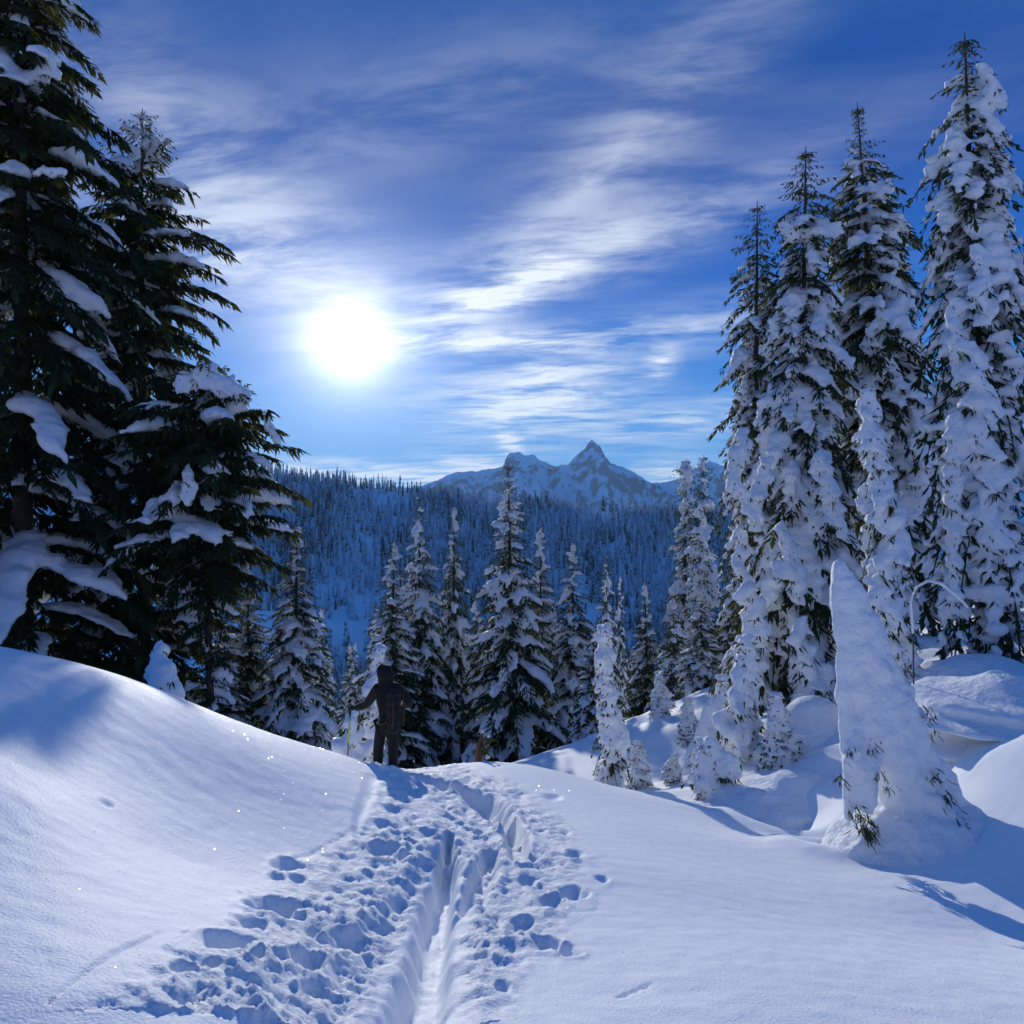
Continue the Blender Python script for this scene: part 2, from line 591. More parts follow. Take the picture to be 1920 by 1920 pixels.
# ------------------------------------------------------------------ valley, wooded hillside, far peaks
M_ROCKSNOW, t, b = new_mat('snowy_rock')
geo = t.nodes.new('ShaderNodeNewGeometry')
sp = t.nodes.new('ShaderNodeSeparateXYZ')
t.links.new(geo.outputs['Normal'], sp.inputs[0])
nz = tnoise(t, 0.012, 8, 0.65)
ad = t.nodes.new('ShaderNodeMath')
ad.operation = 'MULTIPLY_ADD'
t.links.new(nz, ad.inputs[0])
ad.inputs[1].default_value = 0.8
sc_ = t.nodes.new('ShaderNodeMath')
sc_.operation = 'MULTIPLY'
t.links.new(sp.outputs[2], sc_.inputs[0])
sc_.inputs[1].default_value = 0.55
t.links.new(sc_.outputs[0], ad.inputs[2])
t.links.new(tramp(t, ad.outputs[0], [(0.70, (0.10, 0.10, 0.11)), (0.765, (0.86, 0.89, 0.93))]), b.inputs['Base Color'])
b.inputs['Roughness'].default_value = 0.8
tbump(t, b, tnoise(t, 0.03, 8, 0.6), 0.6, 12.0)


def ridge(name, Yr, sil, slope_f, slope_b, amp, freq, seed, step_x, rows, label, mat):
    """a mountain wall whose crest follows sil (picture column, row) at depth Yr and falls away on both sides"""
    px = np.array([s[0] for s in sil], float)
    py = np.array([s[1] for s in sil], float)
    X = np.arange((px[0] - 960) / F * Yr, (px[-1] - 960) / F * Yr, step_x)
    crest = np.interp(X, (px - 960) / F * Yr, CAMZ + (960 - py) / F * Yr)
    crest = crest + 9 * noise2(X * 0.018, X * 0, seed + 8) + 7 * noise2(X * 0.05, X * 0 + 3.3, seed + 9)
    V = np.array(rows, float)
    Xm, Vm = np.meshgrid(X, V, indexing='ij')
    C = np.repeat(crest[:, None], len(V), 1)
    # spurs: the crest line wanders a little in depth
    sp_ = 1 - np.abs(noise2(Xm * freq, Vm * freq * 0.35, seed)) * 1.6
    fall = np.where(Vm < 0, -Vm * slope_f * (0.75 + 0.35 * sp_), Vm * slope_b)
    near = np.clip(np.abs(Vm) / (60 / max(slope_f, 0.2)), 0, 1)
    Z = C - fall + near * amp * (fbm2(Xm * freq * 2, Vm * freq * 2, 5, seed + 3, 0.55))
    o = link_mesh(name, np.stack([Xm, Yr + Vm, Z], -1).reshape(-1, 3), grid_faces(*Xm.shape), mat)
    tag(o, label, kind='structure')
    return o


rows = np.r_[-np.geomspace(1500, 10, 70), 0, np.geomspace(15, 900, 14)]
ridge('mountain', 4200, [(-500, 800), (-100, 845), (300, 870), (520, 900), (700, 915), (790, 912), (820, 900), (850, 886), (880, 884), (920, 880),
                         (944, 874), (949, 856), (954, 850), (976, 848), (984, 853), (1001, 852), (1012, 862), (1040, 874), (1062, 871),
                         (1076, 858), (1088, 846), (1098, 838), (1103, 830), (1110, 824), (1117, 832), (1126, 838), (1132, 850), (1146, 869),
                         (1168, 876), (1186, 884), (1206, 896), (1220, 906), (1250, 904), (1276, 896), (1300, 880), (1318, 868), (1330, 864),
                         (1350, 872), (1368, 879), (1420, 905), (1500, 915), (1700, 880), (2000, 850), (2500, 800)],
      0.66, 0.9, 85.0, 0.0042, 71, 9.0, rows, 'blue snowy peaks with a pointed summit and a blocky summit', M_ROCKSNOW)

HSIL = [(-500, 800), (0, 835), (300, 862), (520, 884), (600, 893), (700, 905), (800, 920), (900, 930), (1000, 938), (1100, 946),
        (1250, 957), (1400, 962), (1700, 940), (2000, 900), (2500, 850)]
hpx = np.array([s[0] for s in HSIL], float)
hpy = np.array([s[1] for s in HSIL], float)
HY = 760.0


def hill_z(x, y):
    """wooded hillside: crest about 760 m away, falling towards the valley in front"""
    crest = CAMZ + (960 - np.interp(960 + x / HY * F, hpx, hpy)) / F * HY - 5.0
    v = y - HY
    f = np.where(v < 0, -v * 0.42, v * 0.30)
    z = crest - f + np.clip(np.abs(v) / 60, 0, 1) * 16 * fbm2(x * 0.007, y * 0.007, 3, 91)
    # a shoulder with open snow nearer on the left
    c = np.exp(-(((x + 135) / 62) ** 2 + ((y - 400) / 95) ** 2))
    return np.maximum(z, -170) + c * 62


Xh, Yh = np.meshgrid(np.arange(-620, 700, 7.0), np.arange(170, 1300, 7.0), indexing='ij')
hill = link_mesh('hillside', np.stack([Xh, Yh, hill_z(Xh, Yh)], -1).reshape(-1, 3), grid_faces(*Xh.shape), M_SNOWFAR)
tag(hill, 'steep snowy hillside across the valley under a forest', kind='structure')

Xv, Yv = np.meshgrid(np.linspace(-6800, 6800, 60), np.linspace(-2300, 5700, 60), indexing='ij')
Zv = -190 + 20 * noise2(Xv * 0.0012, Yv * 0.0012, 77)
tag(link_mesh('valley_floor', np.stack([Xv, Yv, Zv], -1).reshape(-1, 3), grid_faces(60, 60), M_SNOWFAR), 'snow covered valley floor', kind='structure')

# ------------------------------------------------------------------ the air
m = bpy.data.materials.new('thin_haze')
m.use_nodes = True
t = m.node_tree
t.nodes.remove(t.nodes['Principled BSDF'])
vol = t.nodes.new('ShaderNodeVolumePrincipled')
vol.inputs['Color'].default_value = (0.34, 0.62, 1.0, 1)
vol.inputs['Density'].default_value = 1.0e-4
vol.inputs['Anisotropy'].default_value = 0.2
t.links.new(vol.outputs[0], t.nodes['Material Output'].inputs['Volume'])
c = np.array([[x, y, z] for x in (-7000, 7000) for y in (-2500, 5900) for z in (-230, 440)], float)
q = [[0, 1, 3, 2], [4, 6, 7, 5], [0, 4, 5, 1], [2, 3, 7, 6], [0, 2, 6, 4], [1, 5, 7, 3]]
tag(link_mesh('haze', c, np.array(q), m, smooth=False), 'thin blue winter haze over the valley', kind='stuff')

# ------------------------------------------------------------------ conifers loaded with snow
M_BARK, t, b = new_mat('bark')
t.links.new(tramp(t, tnoise(t, 14, 5), [(0.3, (0.035, 0.026, 0.02)), (0.7, (0.11, 0.085, 0.065))]), b.inputs['Base Color'])
b.inputs['Roughness'].default_value = 0.9


def needle_mat(name, dark, green, rime):
    """dark needles, dusted with rime where the attribute 'frost' and fine noise say so"""
    m, t, b = new_mat(name)
    at_ = t.nodes.new('ShaderNodeAttribute')
    at_.attribute_name = 'frost'
    nz = tnoise(t, 5.0, 4, 0.65)
    col = tramp(t, tnoise(t, 1.3, 3), [(0.35, dark), (0.65, green)])
    su = t.nodes.new('ShaderNodeMath')
    su.operation = 'ADD'
    t.links.new(nz, su.inputs[0])
    t.links.new(at_.outputs['Fac'], su.inputs[1])
    f = tramp(t, su.outputs[0], [(0.80, (0, 0, 0)), (1.0, (1, 1, 1))])
    mx = t.nodes.new('ShaderNodeMix')
    mx.data_type = 'RGBA'
    t.links.new(f, mx.inputs[0])
    t.links.new(col, mx.inputs[6])
    mx.inputs[7].default_value = (*rime, 1)
    t.links.new(mx.outputs[2], b.inputs['Base Color'])
    b.inputs['Roughness'].default_value = 0.75
    b.inputs['Specular IOR Level'].default_value = 0.1
    tr = t.nodes.new('ShaderNodeBsdfTranslucent')          # sun glowing through the thin sprigs
    tr.inputs['Color'].default_value = (0.16, 0.17, 0.04, 1)
    ms = t.nodes.new('ShaderNodeMixShader')
    ms.inputs[0].default_value = 0.22
    t.links.new(b.outputs[0], ms.inputs[1])
    t.links.new(tr.outputs[0], ms.inputs[2])
    t.links.new(ms.outputs[0], t.nodes['Material Output'].inputs['Surface'])
    return m


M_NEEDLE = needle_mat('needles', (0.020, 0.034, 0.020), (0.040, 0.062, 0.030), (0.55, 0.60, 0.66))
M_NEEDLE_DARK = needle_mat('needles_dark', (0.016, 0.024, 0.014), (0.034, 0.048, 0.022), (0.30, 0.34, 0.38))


def sphere_template(nr=6, ns=9):
    v = [(0, 0, 1)]
    for i in range(1, nr):
        a = math.pi * i / nr
        for j in range(ns):
            p = 2 * math.pi * j / ns
            v.append((math.sin(a) * math.cos(p), math.sin(a) * math.sin(p), math.cos(a)))
    v.append((0, 0, -1))
    tri, qd = [], []
    for j in range(ns):
        tri.append((0, 1 + j, 1 + (j + 1) % ns))
        l = 1 + (nr - 2) * ns
        tri.append((l + (j + 1) % ns, l + j, len(v) - 1))
        for i in range(nr - 2):
            a, b_ = 1 + i * ns + j, 1 + i * ns + (j + 1) % ns
            qd.append((a, a + ns, b_ + ns, b_))
    return np.array(v, float), np.array(tri), np.array(qd)


SPH = sphere_template()


class Blobs:
    """a heap of overlapping ellipsoids that becomes one skin of snow"""

    def __init__(s):
        s.c, s.m = [], []

    def add(s, c, axes):
        s.c.append(np.asarray(c, float))
        s.m.append(np.asarray(axes, float))

    def ball(s, c, rx, ry=None, rz=None):
        s.add(c, np.diag([rx, rx if ry is None else ry, rx if rz is None else rz]))

    def chain(s, pts, rad, flat=1.0, step=0.5):
        """balls along a bent line with changing radius"""
        pts = [np.asarray(p, float) for p in pts]
        for i in range(len(pts) - 1):
            d = np.linalg.norm(pts[i + 1] - pts[i])
            n = max(1, int(d / (step * max(0.02, min(rad[i], rad[i + 1])))))
            for k in range(n + 1):
                f = k / n
                r = rad[i] * (1 - f) + rad[i + 1] * f
                s.ball(pts[i] * (1 - f) + pts[i + 1] * f, r, r * flat, r)

    def skin(s, name, voxel, mat, parent, rough=0.02, smooth=4, seed=0, freq=3.0):
        V0, T0, Q0 = SPH
        C, Mx = np.array(s.c), np.array(s.m)
        V = np.einsum('vk,nkj->nvj', V0, Mx) + C[:, None]
        k = len(V0)
        off = (np.arange(len(C)) * k)[:, None, None]
        T = (T0[None] + off).reshape(-1, 3)
        Q = (Q0[None] + off).reshape(-1, 4)
        o = link_mesh(name, V.reshape(-1, 3), [T, Q], mat, None)
        r = o.modifiers.new('remesh', 'REMESH')
        r.mode = 'VOXEL'
        r.voxel_size = voxel
        r.use_smooth_shade = True
        if smooth:
            sm = o.modifiers.new('smooth', 'SMOOTH')
            sm.iterations = smooth
            sm.factor = 0.5
        dg = bpy.context.evaluated_depsgraph_get()
        me = bpy.data.meshes.new_from_object(o.evaluated_get(dg))
        o.modifiers.clear()
        old = o.data
        o.data = me
        bpy.data.meshes.remove(old)
        me.name = name
        n = len(me.vertices)
        co = np.empty(n * 3, np.float32)
        me.vertices.foreach_get('co', co)
        co = co.reshape(-1, 3).astype(float)
        nr = np.empty(n * 3, np.float32)
        me.vertices.foreach_get('normal', nr)
        nr = nr.reshape(-1, 3)
        f = freq
        d = noise2(co[:, 0] * f + co[:, 1] * f * 0.6, co[:, 2] * f + co[:, 1] * f * 0.5, seed) \
            + 0.5 * noise2(co[:, 0] * 2.3 * f - co[:, 1] * f, co[:, 2] * 2.3 * f + co[:, 1] * f * 1.7, seed + 1) \
            + 0.3 * noise2(co[:, 0] * 5.1 * f + co[:, 1] * 2 * f, co[:, 2] * 5.1 * f - co[:, 1] * 2.6 * f, seed + 2)
        co = co + nr * (d * rough)[:, None]
        me.vertices.foreach_set('co', co.astype(np.float32).ravel())
        me.polygons.foreach_set('use_smooth', np.ones(len(me.polygons), bool))
        me.update()
        o.parent = parent
        if name == 'snow_load':
            o['kind'] = 'stuff'
        return o


def kites(P, Q, W, up, frost):
    """flat sprigs from P to Q with half width W; returns verts, quads, frost per vertex"""
    d = Q - P
    ln = np.linalg.norm(d, axis=1, keepdims=True) + 1e-9
    side = np.cross(d / ln, up)
    side /= np.linalg.norm(side, axis=1, keepdims=True) + 1e-9
    mid = P + d * 0.42
    dr = np.zeros_like(P)
    dr[:, 2] = -0.25 * W
    V = np.stack([P, mid + side * W[:, None] + dr, Q, mid - side * W[:, None] + dr], 1)
    F_ = np.arange(len(P) * 4).reshape(-1, 4)
    return V.reshape(-1, 3), F_, np.repeat(frost, 4)


DEFPROF = [(0, 0.05), (0.03, 0.12), (0.08, 0.22), (0.25, 0.42), (0.5, 0.72), (0.75, 0.95), (0.9, 1.0), (1.0, 0.85)]


def conifer(name, H_, R_, seed, loc, nb=180, droop=0.55, up=0.25, prof=DEFPROF, snow=0.7, pad=1.0, thick=0.16, voxel=0.07,
            twig_step=0.13, sub=2, frost=0.1, lean=(0, 0), drapes=(), mat=None, top_snow=False, t0=0.02, hang=0.5, snow_top=None, bare_top=0.0):
    """one conifer: an empty at its foot with trunk, crown and snow_load.  drapes: extra tongues of snow as ((x,y,z), r) chains"""
    g = np.random.default_rng(seed)
    root = empty(name, loc)
    pf, pr = zip(*prof)
    # trunk
    nz_, ns = 14, 8
    tz = np.linspace(-0.6, H_, nz_)
    rad = np.maximum(0.012 * H_ * (1 - np.clip(tz / H_, 0, 1)) ** 0.9 + 0.012, 0.012)
    bx = 0.02 * H_ * np.sin(tz / H_ * 3 + seed) * 0.3 + lean[0] * np.clip(tz / H_, 0, 1) ** 1.3
    by = 0.02 * H_ * np.cos(tz / H_ * 2.3 + seed) * 0.2 + lean[1] * np.clip(tz / H_, 0, 1) ** 1.3
    bx -= bx[1]
    by -= by[1]
    an = np.arange(ns) / ns * 2 * np.pi
    TV = np.stack([bx[:, None] + rad[:, None] * np.cos(an), by[:, None] + rad[:, None] * np.sin(an), np.repeat(tz[:, None], ns, 1)], -1).reshape(-1, 3)
    i, j = np.meshgrid(np.arange(nz_ - 1), np.arange(ns), indexing='ij')
    TF = np.stack([i * ns + j, i * ns + (j + 1) % ns, (i + 1) * ns + (j + 1) % ns, (i + 1) * ns + j], -1).reshape(-1, 4)
    link_mesh('trunk', TV, TF, M_BARK, root)
    blobs = Blobs()
    PP, QQ, WW, FF = [], [], [], []
    BP, BQ = [], []
    s = np.linspace(0, 1, 9)
    for kb in range(nb):
        tt = (kb + g.random()) / nb
        q = 0.985 * (1 - tt) ** 0.82 + t0          # height fraction, from the top down
        q = min(q, 0.985)
        az = kb * 2.399963 + g.normal(0, 0.35)
        z0 = q * H_
        L_ = R_ * np.interp(1 - q, pf, pr) * g.uniform(0.62, 1.18)
        L_ = max(L_, 0.22)
        e = np.array([math.cos(az), math.sin(az), 0])
        n = np.array([-e[1], e[0], 0])
        dr = droop * g.uniform(0.7, 1.35) * (0.45 + 0.55 * (1 - q) / 0.6 if q > 0.4 else 1.0)
        u_ = up * g.uniform(0.5, 1.5) + (0.45 if q > 0.9 else 0)
        hor = L_ * (s - 0.18 * min(dr, 1.2) * s ** 2)
        zz = L_ * (u_ * s - dr * s ** 1.7)
        wig = 0.06 * L_ * np.sin(s * g.uniform(2, 5) + g.uniform(0, 6))
        ox = np.interp(z0, tz, bx)
        oy = np.interp(z0, tz, by)
        sp_ = np.array([ox, oy, z0]) + hor[:, None] * e + wig[:, None] * n
        sp_[:, 2] += zz
        BP.append(sp_[:-1:2])
        BQ.append(sp_[np.minimum(np.arange(2, 10, 2), 8)])
        fr = frost + g.normal(0, 0.10)
        # side sprigs
        m = max(3, int(L_ / twig_step))
        sk = np.linspace(0.12, 1.0, m) + g.normal(0, 0.02, m)
        sk = np.clip(sk, 0.05, 1.0)
        base_ = np.stack([np.interp(sk, s, sp_[:, k]) for k in range(3)], 1)
        tl = np.clip(0.40 * L_, 0.14, 0.85)
        for side in (-1, 1):
            ln = tl * (1.05 - 0.6 * sk) * g.uniform(0.6, 1.25, m)
            d = e * (0.55 + 0.3 * g.random((m, 1))) + n * side * (0.9 * g.uniform(0.6, 1.1, (m, 1)))
            d[:, 2] -= 0.25 + 0.5 * dr * sk + g.uniform(0, 0.3, m)
            d /= np.linalg.norm(d, axis=1, keepdims=True)
            tip = base_ + d * ln[:, None]
            PP.append(base_); QQ.append(tip); WW.append(ln * 0.10 + 0.006); FF.append(np.full(m, fr))
            for sb in range(sub):
                f0 = g.uniform(0.2, 0.75, (m, 1))
                p0 = base_ + (tip - base_) * f0
                d2 = d + n * side * g.normal(0, 0.5, (m, 1)) + e * g.normal(0.1, 0.5, (m, 1))
                d2[:, 2] -= 0.2 + hang * g.uniform(0, 0.9, m)
                d2 /= np.linalg.norm(d2, axis=1, keepdims=True)
                l2 = ln * g.uniform(0.35, 0.75, m)
                PP.append(p0); QQ.append(p0 + d2 * l2[:, None]); WW.append(l2 * 0.11 + 0.005); FF.append(np.full(m, fr + 0.03))
        # sprigs hanging under the bough, and the drooping tip
        mh = max(2, m // 2)
        sk = g.uniform(0.2, 1.0, mh)
        p0 = np.stack([np.interp(sk, s, sp_[:, k]) for k in range(3)], 1)
        d = e * g.uniform(0.0, 0.7, (mh, 1)) + n * g.normal(0, 0.35, (mh, 1))
        d[:, 2] -= 1.0
        ln = np.clip(0.22 * L_, 0.08, 0.45) * g.uniform(0.6, 1.4, mh)
        PP.append(p0); QQ.append(p0 + d * ln[:, None]); WW.append(ln * 0.10 + 0.006); FF.append(np.full(mh, fr - 0.25))
        tipd = (sp_[-1] - sp_[-2])
        tipd = tipd / (np.linalg.norm(tipd) + 1e-9)
        PP.append(sp_[-1:]); QQ.append(sp_[-1:] + (tipd * 0.16 * L_ + np.array([0, 0, -0.06 * L_]))); WW.append(np.array([0.03 * L_ + 0.01])); FF.append(np.array([fr]))
        # snow lying on the bough: a pad that tapers to the tip, with fingers along the side sprigs
        ps = snow if snow_top is None else snow_top + (snow - snow_top) * smooth01(1 - q, 0.1, 0.6)
        if g.random() < ps and not (1 - q < bare_top):
            th = thick * min(1.0, 0.35 + 0.4 * L_) * g.uniform(0.55, 1.35)
            s0 = g.uniform(0.05, 0.3)
            s1_ = g.uniform(0.72, 1.0)
            nbk = max(4, int((s1_ - s0) * L_ / (0.09 + 0.035 * L_)))
            sway = np.cumsum(g.normal(0, 0.022 * L_, nbk))
            for kk, sv in enumerate(np.linspace(s0, s1_, nbk)):
                c = np.array([np.interp(sv, s, sp_[:, k]) for k in range(3)])
                k_ = min(7, int(sv * 8))
                tg = sp_[k_ + 1] - sp_[k_]
                tg /= np.linalg.norm(tg) + 1e-9
                upv = np.cross(tg, -n)
                upv /= np.linalg.norm(upv) + 1e-9
                if upv[2] < 0:
                    upv = -upv
                tp_ = math.sin(math.pi * (0.12 + 0.83 * kk / (nbk - 1))) ** 0.7
                wd = pad * L_ * 0.15 * tp_ * g.uniform(0.6, 1.3)
                al = max(0.075 * L_, 0.05) * g.uniform(0.9, 1.5)
                hh = th * (0.45 + 0.55 * tp_) * g.uniform(0.6, 1.3)
                blobs.add(c + n * sway[kk] + upv * hh * 0.4, np.stack([tg * al, n * max(wd, 0.03), upv * max(hh, 0.025)]))
                for side in (-1, 1):
                    if g.random() < 0.55:
                        d = e * g.uniform(0.3, 0.9) + n * side * g.uniform(0.5, 1.0) + np.array([0, 0, -0.35 - 0.4 * dr * sv - g.uniform(0, 0.3)])
                        d /= np.linalg.norm(d)
                        lf = min(0.5, tl * (1.05 - 0.6 * sv)) * g.uniform(0.35, 0.8)
                        p_ = np.cross(d, upv)
                        p_ /= np.linalg.norm(p_) + 1e-9
                        q_ = np.cross(p_, d)
                        rf = max(0.6 * voxel, 0.11 * lf + 0.25 * hh * g.uniform(0.5, 1.0))
                        blobs.add(c + n * side * wd * 0.5 + d * lf * 0.5 + upv * hh * 0.25, np.stack([d * lf * 0.75, p_ * rf, q_ * rf * 0.8]))
    if top_snow:
        zt = H_ * 0.985
        blobs.chain([(bx[-1], by[-1], H_ * 0.96), (bx[-1], by[-1], H_)], [0.05 + 0.006 * H_, 0.03 + 0.003 * H_])
    for ch in drapes:                          # loaded boughs hanging one over the other, dark sprigs under each edge
        for (c0, r0), (c1, r1) in zip(ch[:-1], ch[1:]):
            c0, c1 = np.array(c0), np.array(c1)
            ln = np.linalg.norm(c1 - c0)
            for f in np.arange(0, 1.0, 0.42 * (r0 + r1) / 2 / (ln + 1e-9)):
                r = (r0 * (1 - f) + r1 * f) * g.uniform(0.7, 1.15)
                a = g.normal(0, 0.75)
                o_ = np.array([math.sin(a), -math.cos(a), 0])
                n_ = np.array([o_[1], -o_[0], 0])
                dn = o_ * g.uniform(0.45, 0.8) + np.array([0, 0, -g.uniform(0.55, 0.95)])
                dn /= np.linalg.norm(dn)
                nm = np.cross(dn, n_)
                nm /= np.linalg.norm(nm)
                if nm[2] < 0:
                    nm = -nm
                c = c0 + (c1 - c0) * f + g.normal(0, 0.28, 3) * r * np.array([1, 0.5, 0.6])
                for k_ in range(3):              # the pad, thinning towards its lower edge
                    blobs.add(c + dn * r * (0.30 * k_ - 0.2) + n_ * g.normal(0, 0.12) * r,
                              np.stack([dn * r * 0.48, n_ * r * (0.50, 0.58, 0.42)[k_] * g.uniform(0.8, 1.2), nm * r * (0.34, 0.30, 0.2)[k_]]))
                for k_ in range(6):              # fingers
                    d = dn + n_ * g.uniform(-0.9, 0.9) + np.array([0, 0, -g.uniform(0, 0.4)])
                    d /= np.linalg.norm(d)
                    p_ = np.cross(d, nm)
                    p_ /= np.linalg.norm(p_) + 1e-9
                    lf = r * g.uniform(0.3, 0.6)
                    rf = max(0.6 * voxel, r * g.uniform(0.09, 0.16))
                    blobs.add(c + n_ * g.normal(0, 0.3) * r + dn * r * 0.35 + d * lf * 0.6, np.stack([d * lf, p_ * rf, np.cross(p_, d) * rf * 0.8]))
                k_ = 14
                p0 = c + dn * r * g.uniform(0.3, 0.75, (k_, 1)) + n_ * g.uniform(-0.55, 0.55, (k_, 1)) * r - nm * r * 0.22
                d = dn + n_ * g.normal(0, 0.5, (k_, 1)) + g.normal(0, 0.2, (k_, 3))
                l2 = g.uniform(0.4, 0.85, k_) * min(r, 0.32)
                PP.append(p0); QQ.append(p0 + d * l2[:, None]); WW.append(l2 * 0.085); FF.append(np.full(k_, frost))
    # boughs as thin three-sided rods, sprigs as kites: together the crown
    BP, BQ = np.concatenate(BP), np.concatenate(BQ)
    bw = 0.004 + 0.0016 * H_ * np.clip(1 - BP[:, 2] / H_, 0.15, 1)
    o3 = [np.array([math.cos(a), math.sin(a), 0.3]) for a in (0, 2.1, 4.2)]
    bv = np.concatenate([np.stack([BP + o3[k] * bw[:, None] for k in range(3)], 1), np.stack([BQ + o3[k] * bw[:, None] * 0.7 for k in range(3)], 1)], 1)
    nbv = len(BP)
    idx = (np.arange(nbv) * 6)[:, None]
    bf = np.concatenate([idx + np.array([[k, (k + 1) % 3, 3 + (k + 1) % 3, 3 + k]]) for k in range(3)])
    P_, Q_, W_, F_ = np.concatenate(PP), np.concatenate(QQ), np.concatenate(WW), np.concatenate(FF)
    upr = g.normal(0, 0.45, P_.shape)
    upr[:, 2] += 1
    kv, kf, kfr = kites(P_, Q_, W_, upr, F_)
    V = np.concatenate([bv.reshape(-1, 3), kv])
    link_mesh('crown', V, [bf, kf + nbv * 6], mat or M_NEEDLE, root, smooth=False, attr={'frost': np.r_[np.full(nbv * 6, -0.5), kfr]})
    if blobs.c:
        blobs.skin('snow_load', voxel, M_TSNOW, root, rough=0.30 * thick, smooth=2, seed=seed, freq=3.6)
    return root


def copy_tree(o, parent=None):
    c = o.copy()
    COL.objects.link(c)
    c.parent = parent
    for ch in o.children:
        copy_tree(ch, c)
    return c


def foot(px, Y, sink=0.15):
    x = (px - 960) / F * Y
    return Vector((x, Y, ground_z(x, Y) - sink))


def local(root_loc, px, py, Y):
    return tuple(at(px, py, Y) - root_loc)


def tree_at(name, label, tip, base_px, Y, Rpx, seed, group=None, dr=(), ds=1.0, **kw):
    f = foot(base_px, Y)
    tp = at(tip[0], tip[1], Y)
    H_ = tp.z - f.z
    drapes = [[(local(f, px, py, Y + dy * ds), r * ds) for px, py, dy, r in ch] for ch in dr]
    o = conifer(name, H_, Rpx / F * Y, seed, f, lean=(tp.x - f.x, 0), drapes=drapes, **kw)
    tag(o, label, 'tree', group)
    return o

# --- the dark trees on the left
LG = 'dark trees above the left bank'
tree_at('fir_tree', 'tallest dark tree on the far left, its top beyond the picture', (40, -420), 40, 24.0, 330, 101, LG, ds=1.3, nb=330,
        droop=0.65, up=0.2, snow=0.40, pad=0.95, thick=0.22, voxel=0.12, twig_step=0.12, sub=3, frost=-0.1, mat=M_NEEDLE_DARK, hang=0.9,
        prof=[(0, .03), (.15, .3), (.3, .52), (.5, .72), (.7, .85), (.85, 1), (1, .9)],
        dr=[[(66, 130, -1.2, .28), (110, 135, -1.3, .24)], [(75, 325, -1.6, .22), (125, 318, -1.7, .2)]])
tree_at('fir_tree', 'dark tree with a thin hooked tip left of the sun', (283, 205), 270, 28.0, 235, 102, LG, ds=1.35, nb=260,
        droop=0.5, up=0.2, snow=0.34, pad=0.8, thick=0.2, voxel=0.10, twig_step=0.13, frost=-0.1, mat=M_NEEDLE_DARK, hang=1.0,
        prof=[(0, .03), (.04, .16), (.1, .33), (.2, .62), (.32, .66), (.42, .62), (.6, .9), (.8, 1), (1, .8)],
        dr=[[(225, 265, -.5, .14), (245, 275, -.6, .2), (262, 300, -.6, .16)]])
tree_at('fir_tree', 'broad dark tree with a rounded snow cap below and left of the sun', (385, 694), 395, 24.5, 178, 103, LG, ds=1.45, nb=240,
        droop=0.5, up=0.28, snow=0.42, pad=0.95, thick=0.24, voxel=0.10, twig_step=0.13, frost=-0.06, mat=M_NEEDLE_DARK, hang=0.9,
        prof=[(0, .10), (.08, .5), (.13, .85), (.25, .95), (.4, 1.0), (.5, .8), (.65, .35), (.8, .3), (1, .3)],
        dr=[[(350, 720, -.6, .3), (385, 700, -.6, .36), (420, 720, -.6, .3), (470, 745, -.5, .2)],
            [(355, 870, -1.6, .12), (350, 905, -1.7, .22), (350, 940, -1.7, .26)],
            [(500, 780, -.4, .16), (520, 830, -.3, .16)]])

# --- the tall loaded trees on the right
RG = 'tall snow loaded trees on the right'
tree_at('fir_tree', 'shorter tree at the left edge of the tall right hand trees, leaning tip', (1412, 375), 1418, 22.0, 92, 111, RG, nb=240,
        droop=0.95, up=0.12, snow=0.95, snow_top=0.5, pad=1.1, thick=0.17, voxel=0.065, frost=0.05, bare_top=0.10,
        prof=[(0, .08), (.06, .4), (.15, .65), (.3, .8), (.6, .9), (1, 1)])
tree_at('fir_tree', 'tall tree with dark top standing left of the tallest right hand spire', (1500, 275), 1490, 20.5, 140, 112, RG, nb=320,
        droop=1.0, up=0.12, snow=0.97, snow_top=0.45, pad=1.25, thick=0.19, voxel=0.075, frost=0.06, bare_top=0.12,
        prof=[(0, .05), (.05, .25), (.12, .45), (.3, .62), (.5, .75), (.75, .95), (1, 1.1)],
        dr=[[(1400, 810, -1.2, .3), (1385, 870, -1.4, .36), (1375, 920, -1.5, .3)], [(1440, 860, -1.6, .3), (1420, 930, -1.7, .34), (1415, 1000, -1.7, .3)],
            [(1470, 980, -1.8, .32), (1480, 1060, -2, .42), (1500, 1130, -2, .36)], [(1395, 1000, -1.4, .28), (1390, 1080, -1.6, .36)],
            [(1540, 850, -1.6, .3), (1560, 950, -1.7, .36), (1575, 1010, -1.7, .26)],
            [(1400, 1110, -2.2, .36), (1430, 1170, -2.3, .42), (1410, 1230, -2.2, .3)], [(1500, 1160, -2.4, .3), (1530, 1240, -2.6, .42), (1560, 1300, -2.6, .42)]])
tree_at('fir_tree', 'tallest right hand spire with a bare needle tip against deep blue sky', (1602, 196), 1650, 25.0, 138, 113, RG, nb=320,
        droop=0.9, up=0.14, snow=0.9, snow_top=0.55, pad=1.15, thick=0.19, voxel=0.075, frost=0.0, bare_top=0.09,
        prof=[(0, .02), (.06, .08), (.09, .34), (.2, .6), (.4, .85), (.55, .95), (.8, 1), (1, .9)],
        dr=[[(1720, 760, -1.6, .3), (1725, 860, -1.8, .4), (1730, 940, -1.8, .4)], [(1650, 560, -1.4, .3), (1640, 640, -1.5, .36)]])
tree_at('fir_tree', 'slim tree peeking out behind the tallest right hand spire', (1668, 312), 1690, 26.5, 100, 114, RG, nb=190,
        droop=0.9, up=0.1, snow=0.7, pad=1.1, thick=0.18, voxel=0.09, frost=0.05)
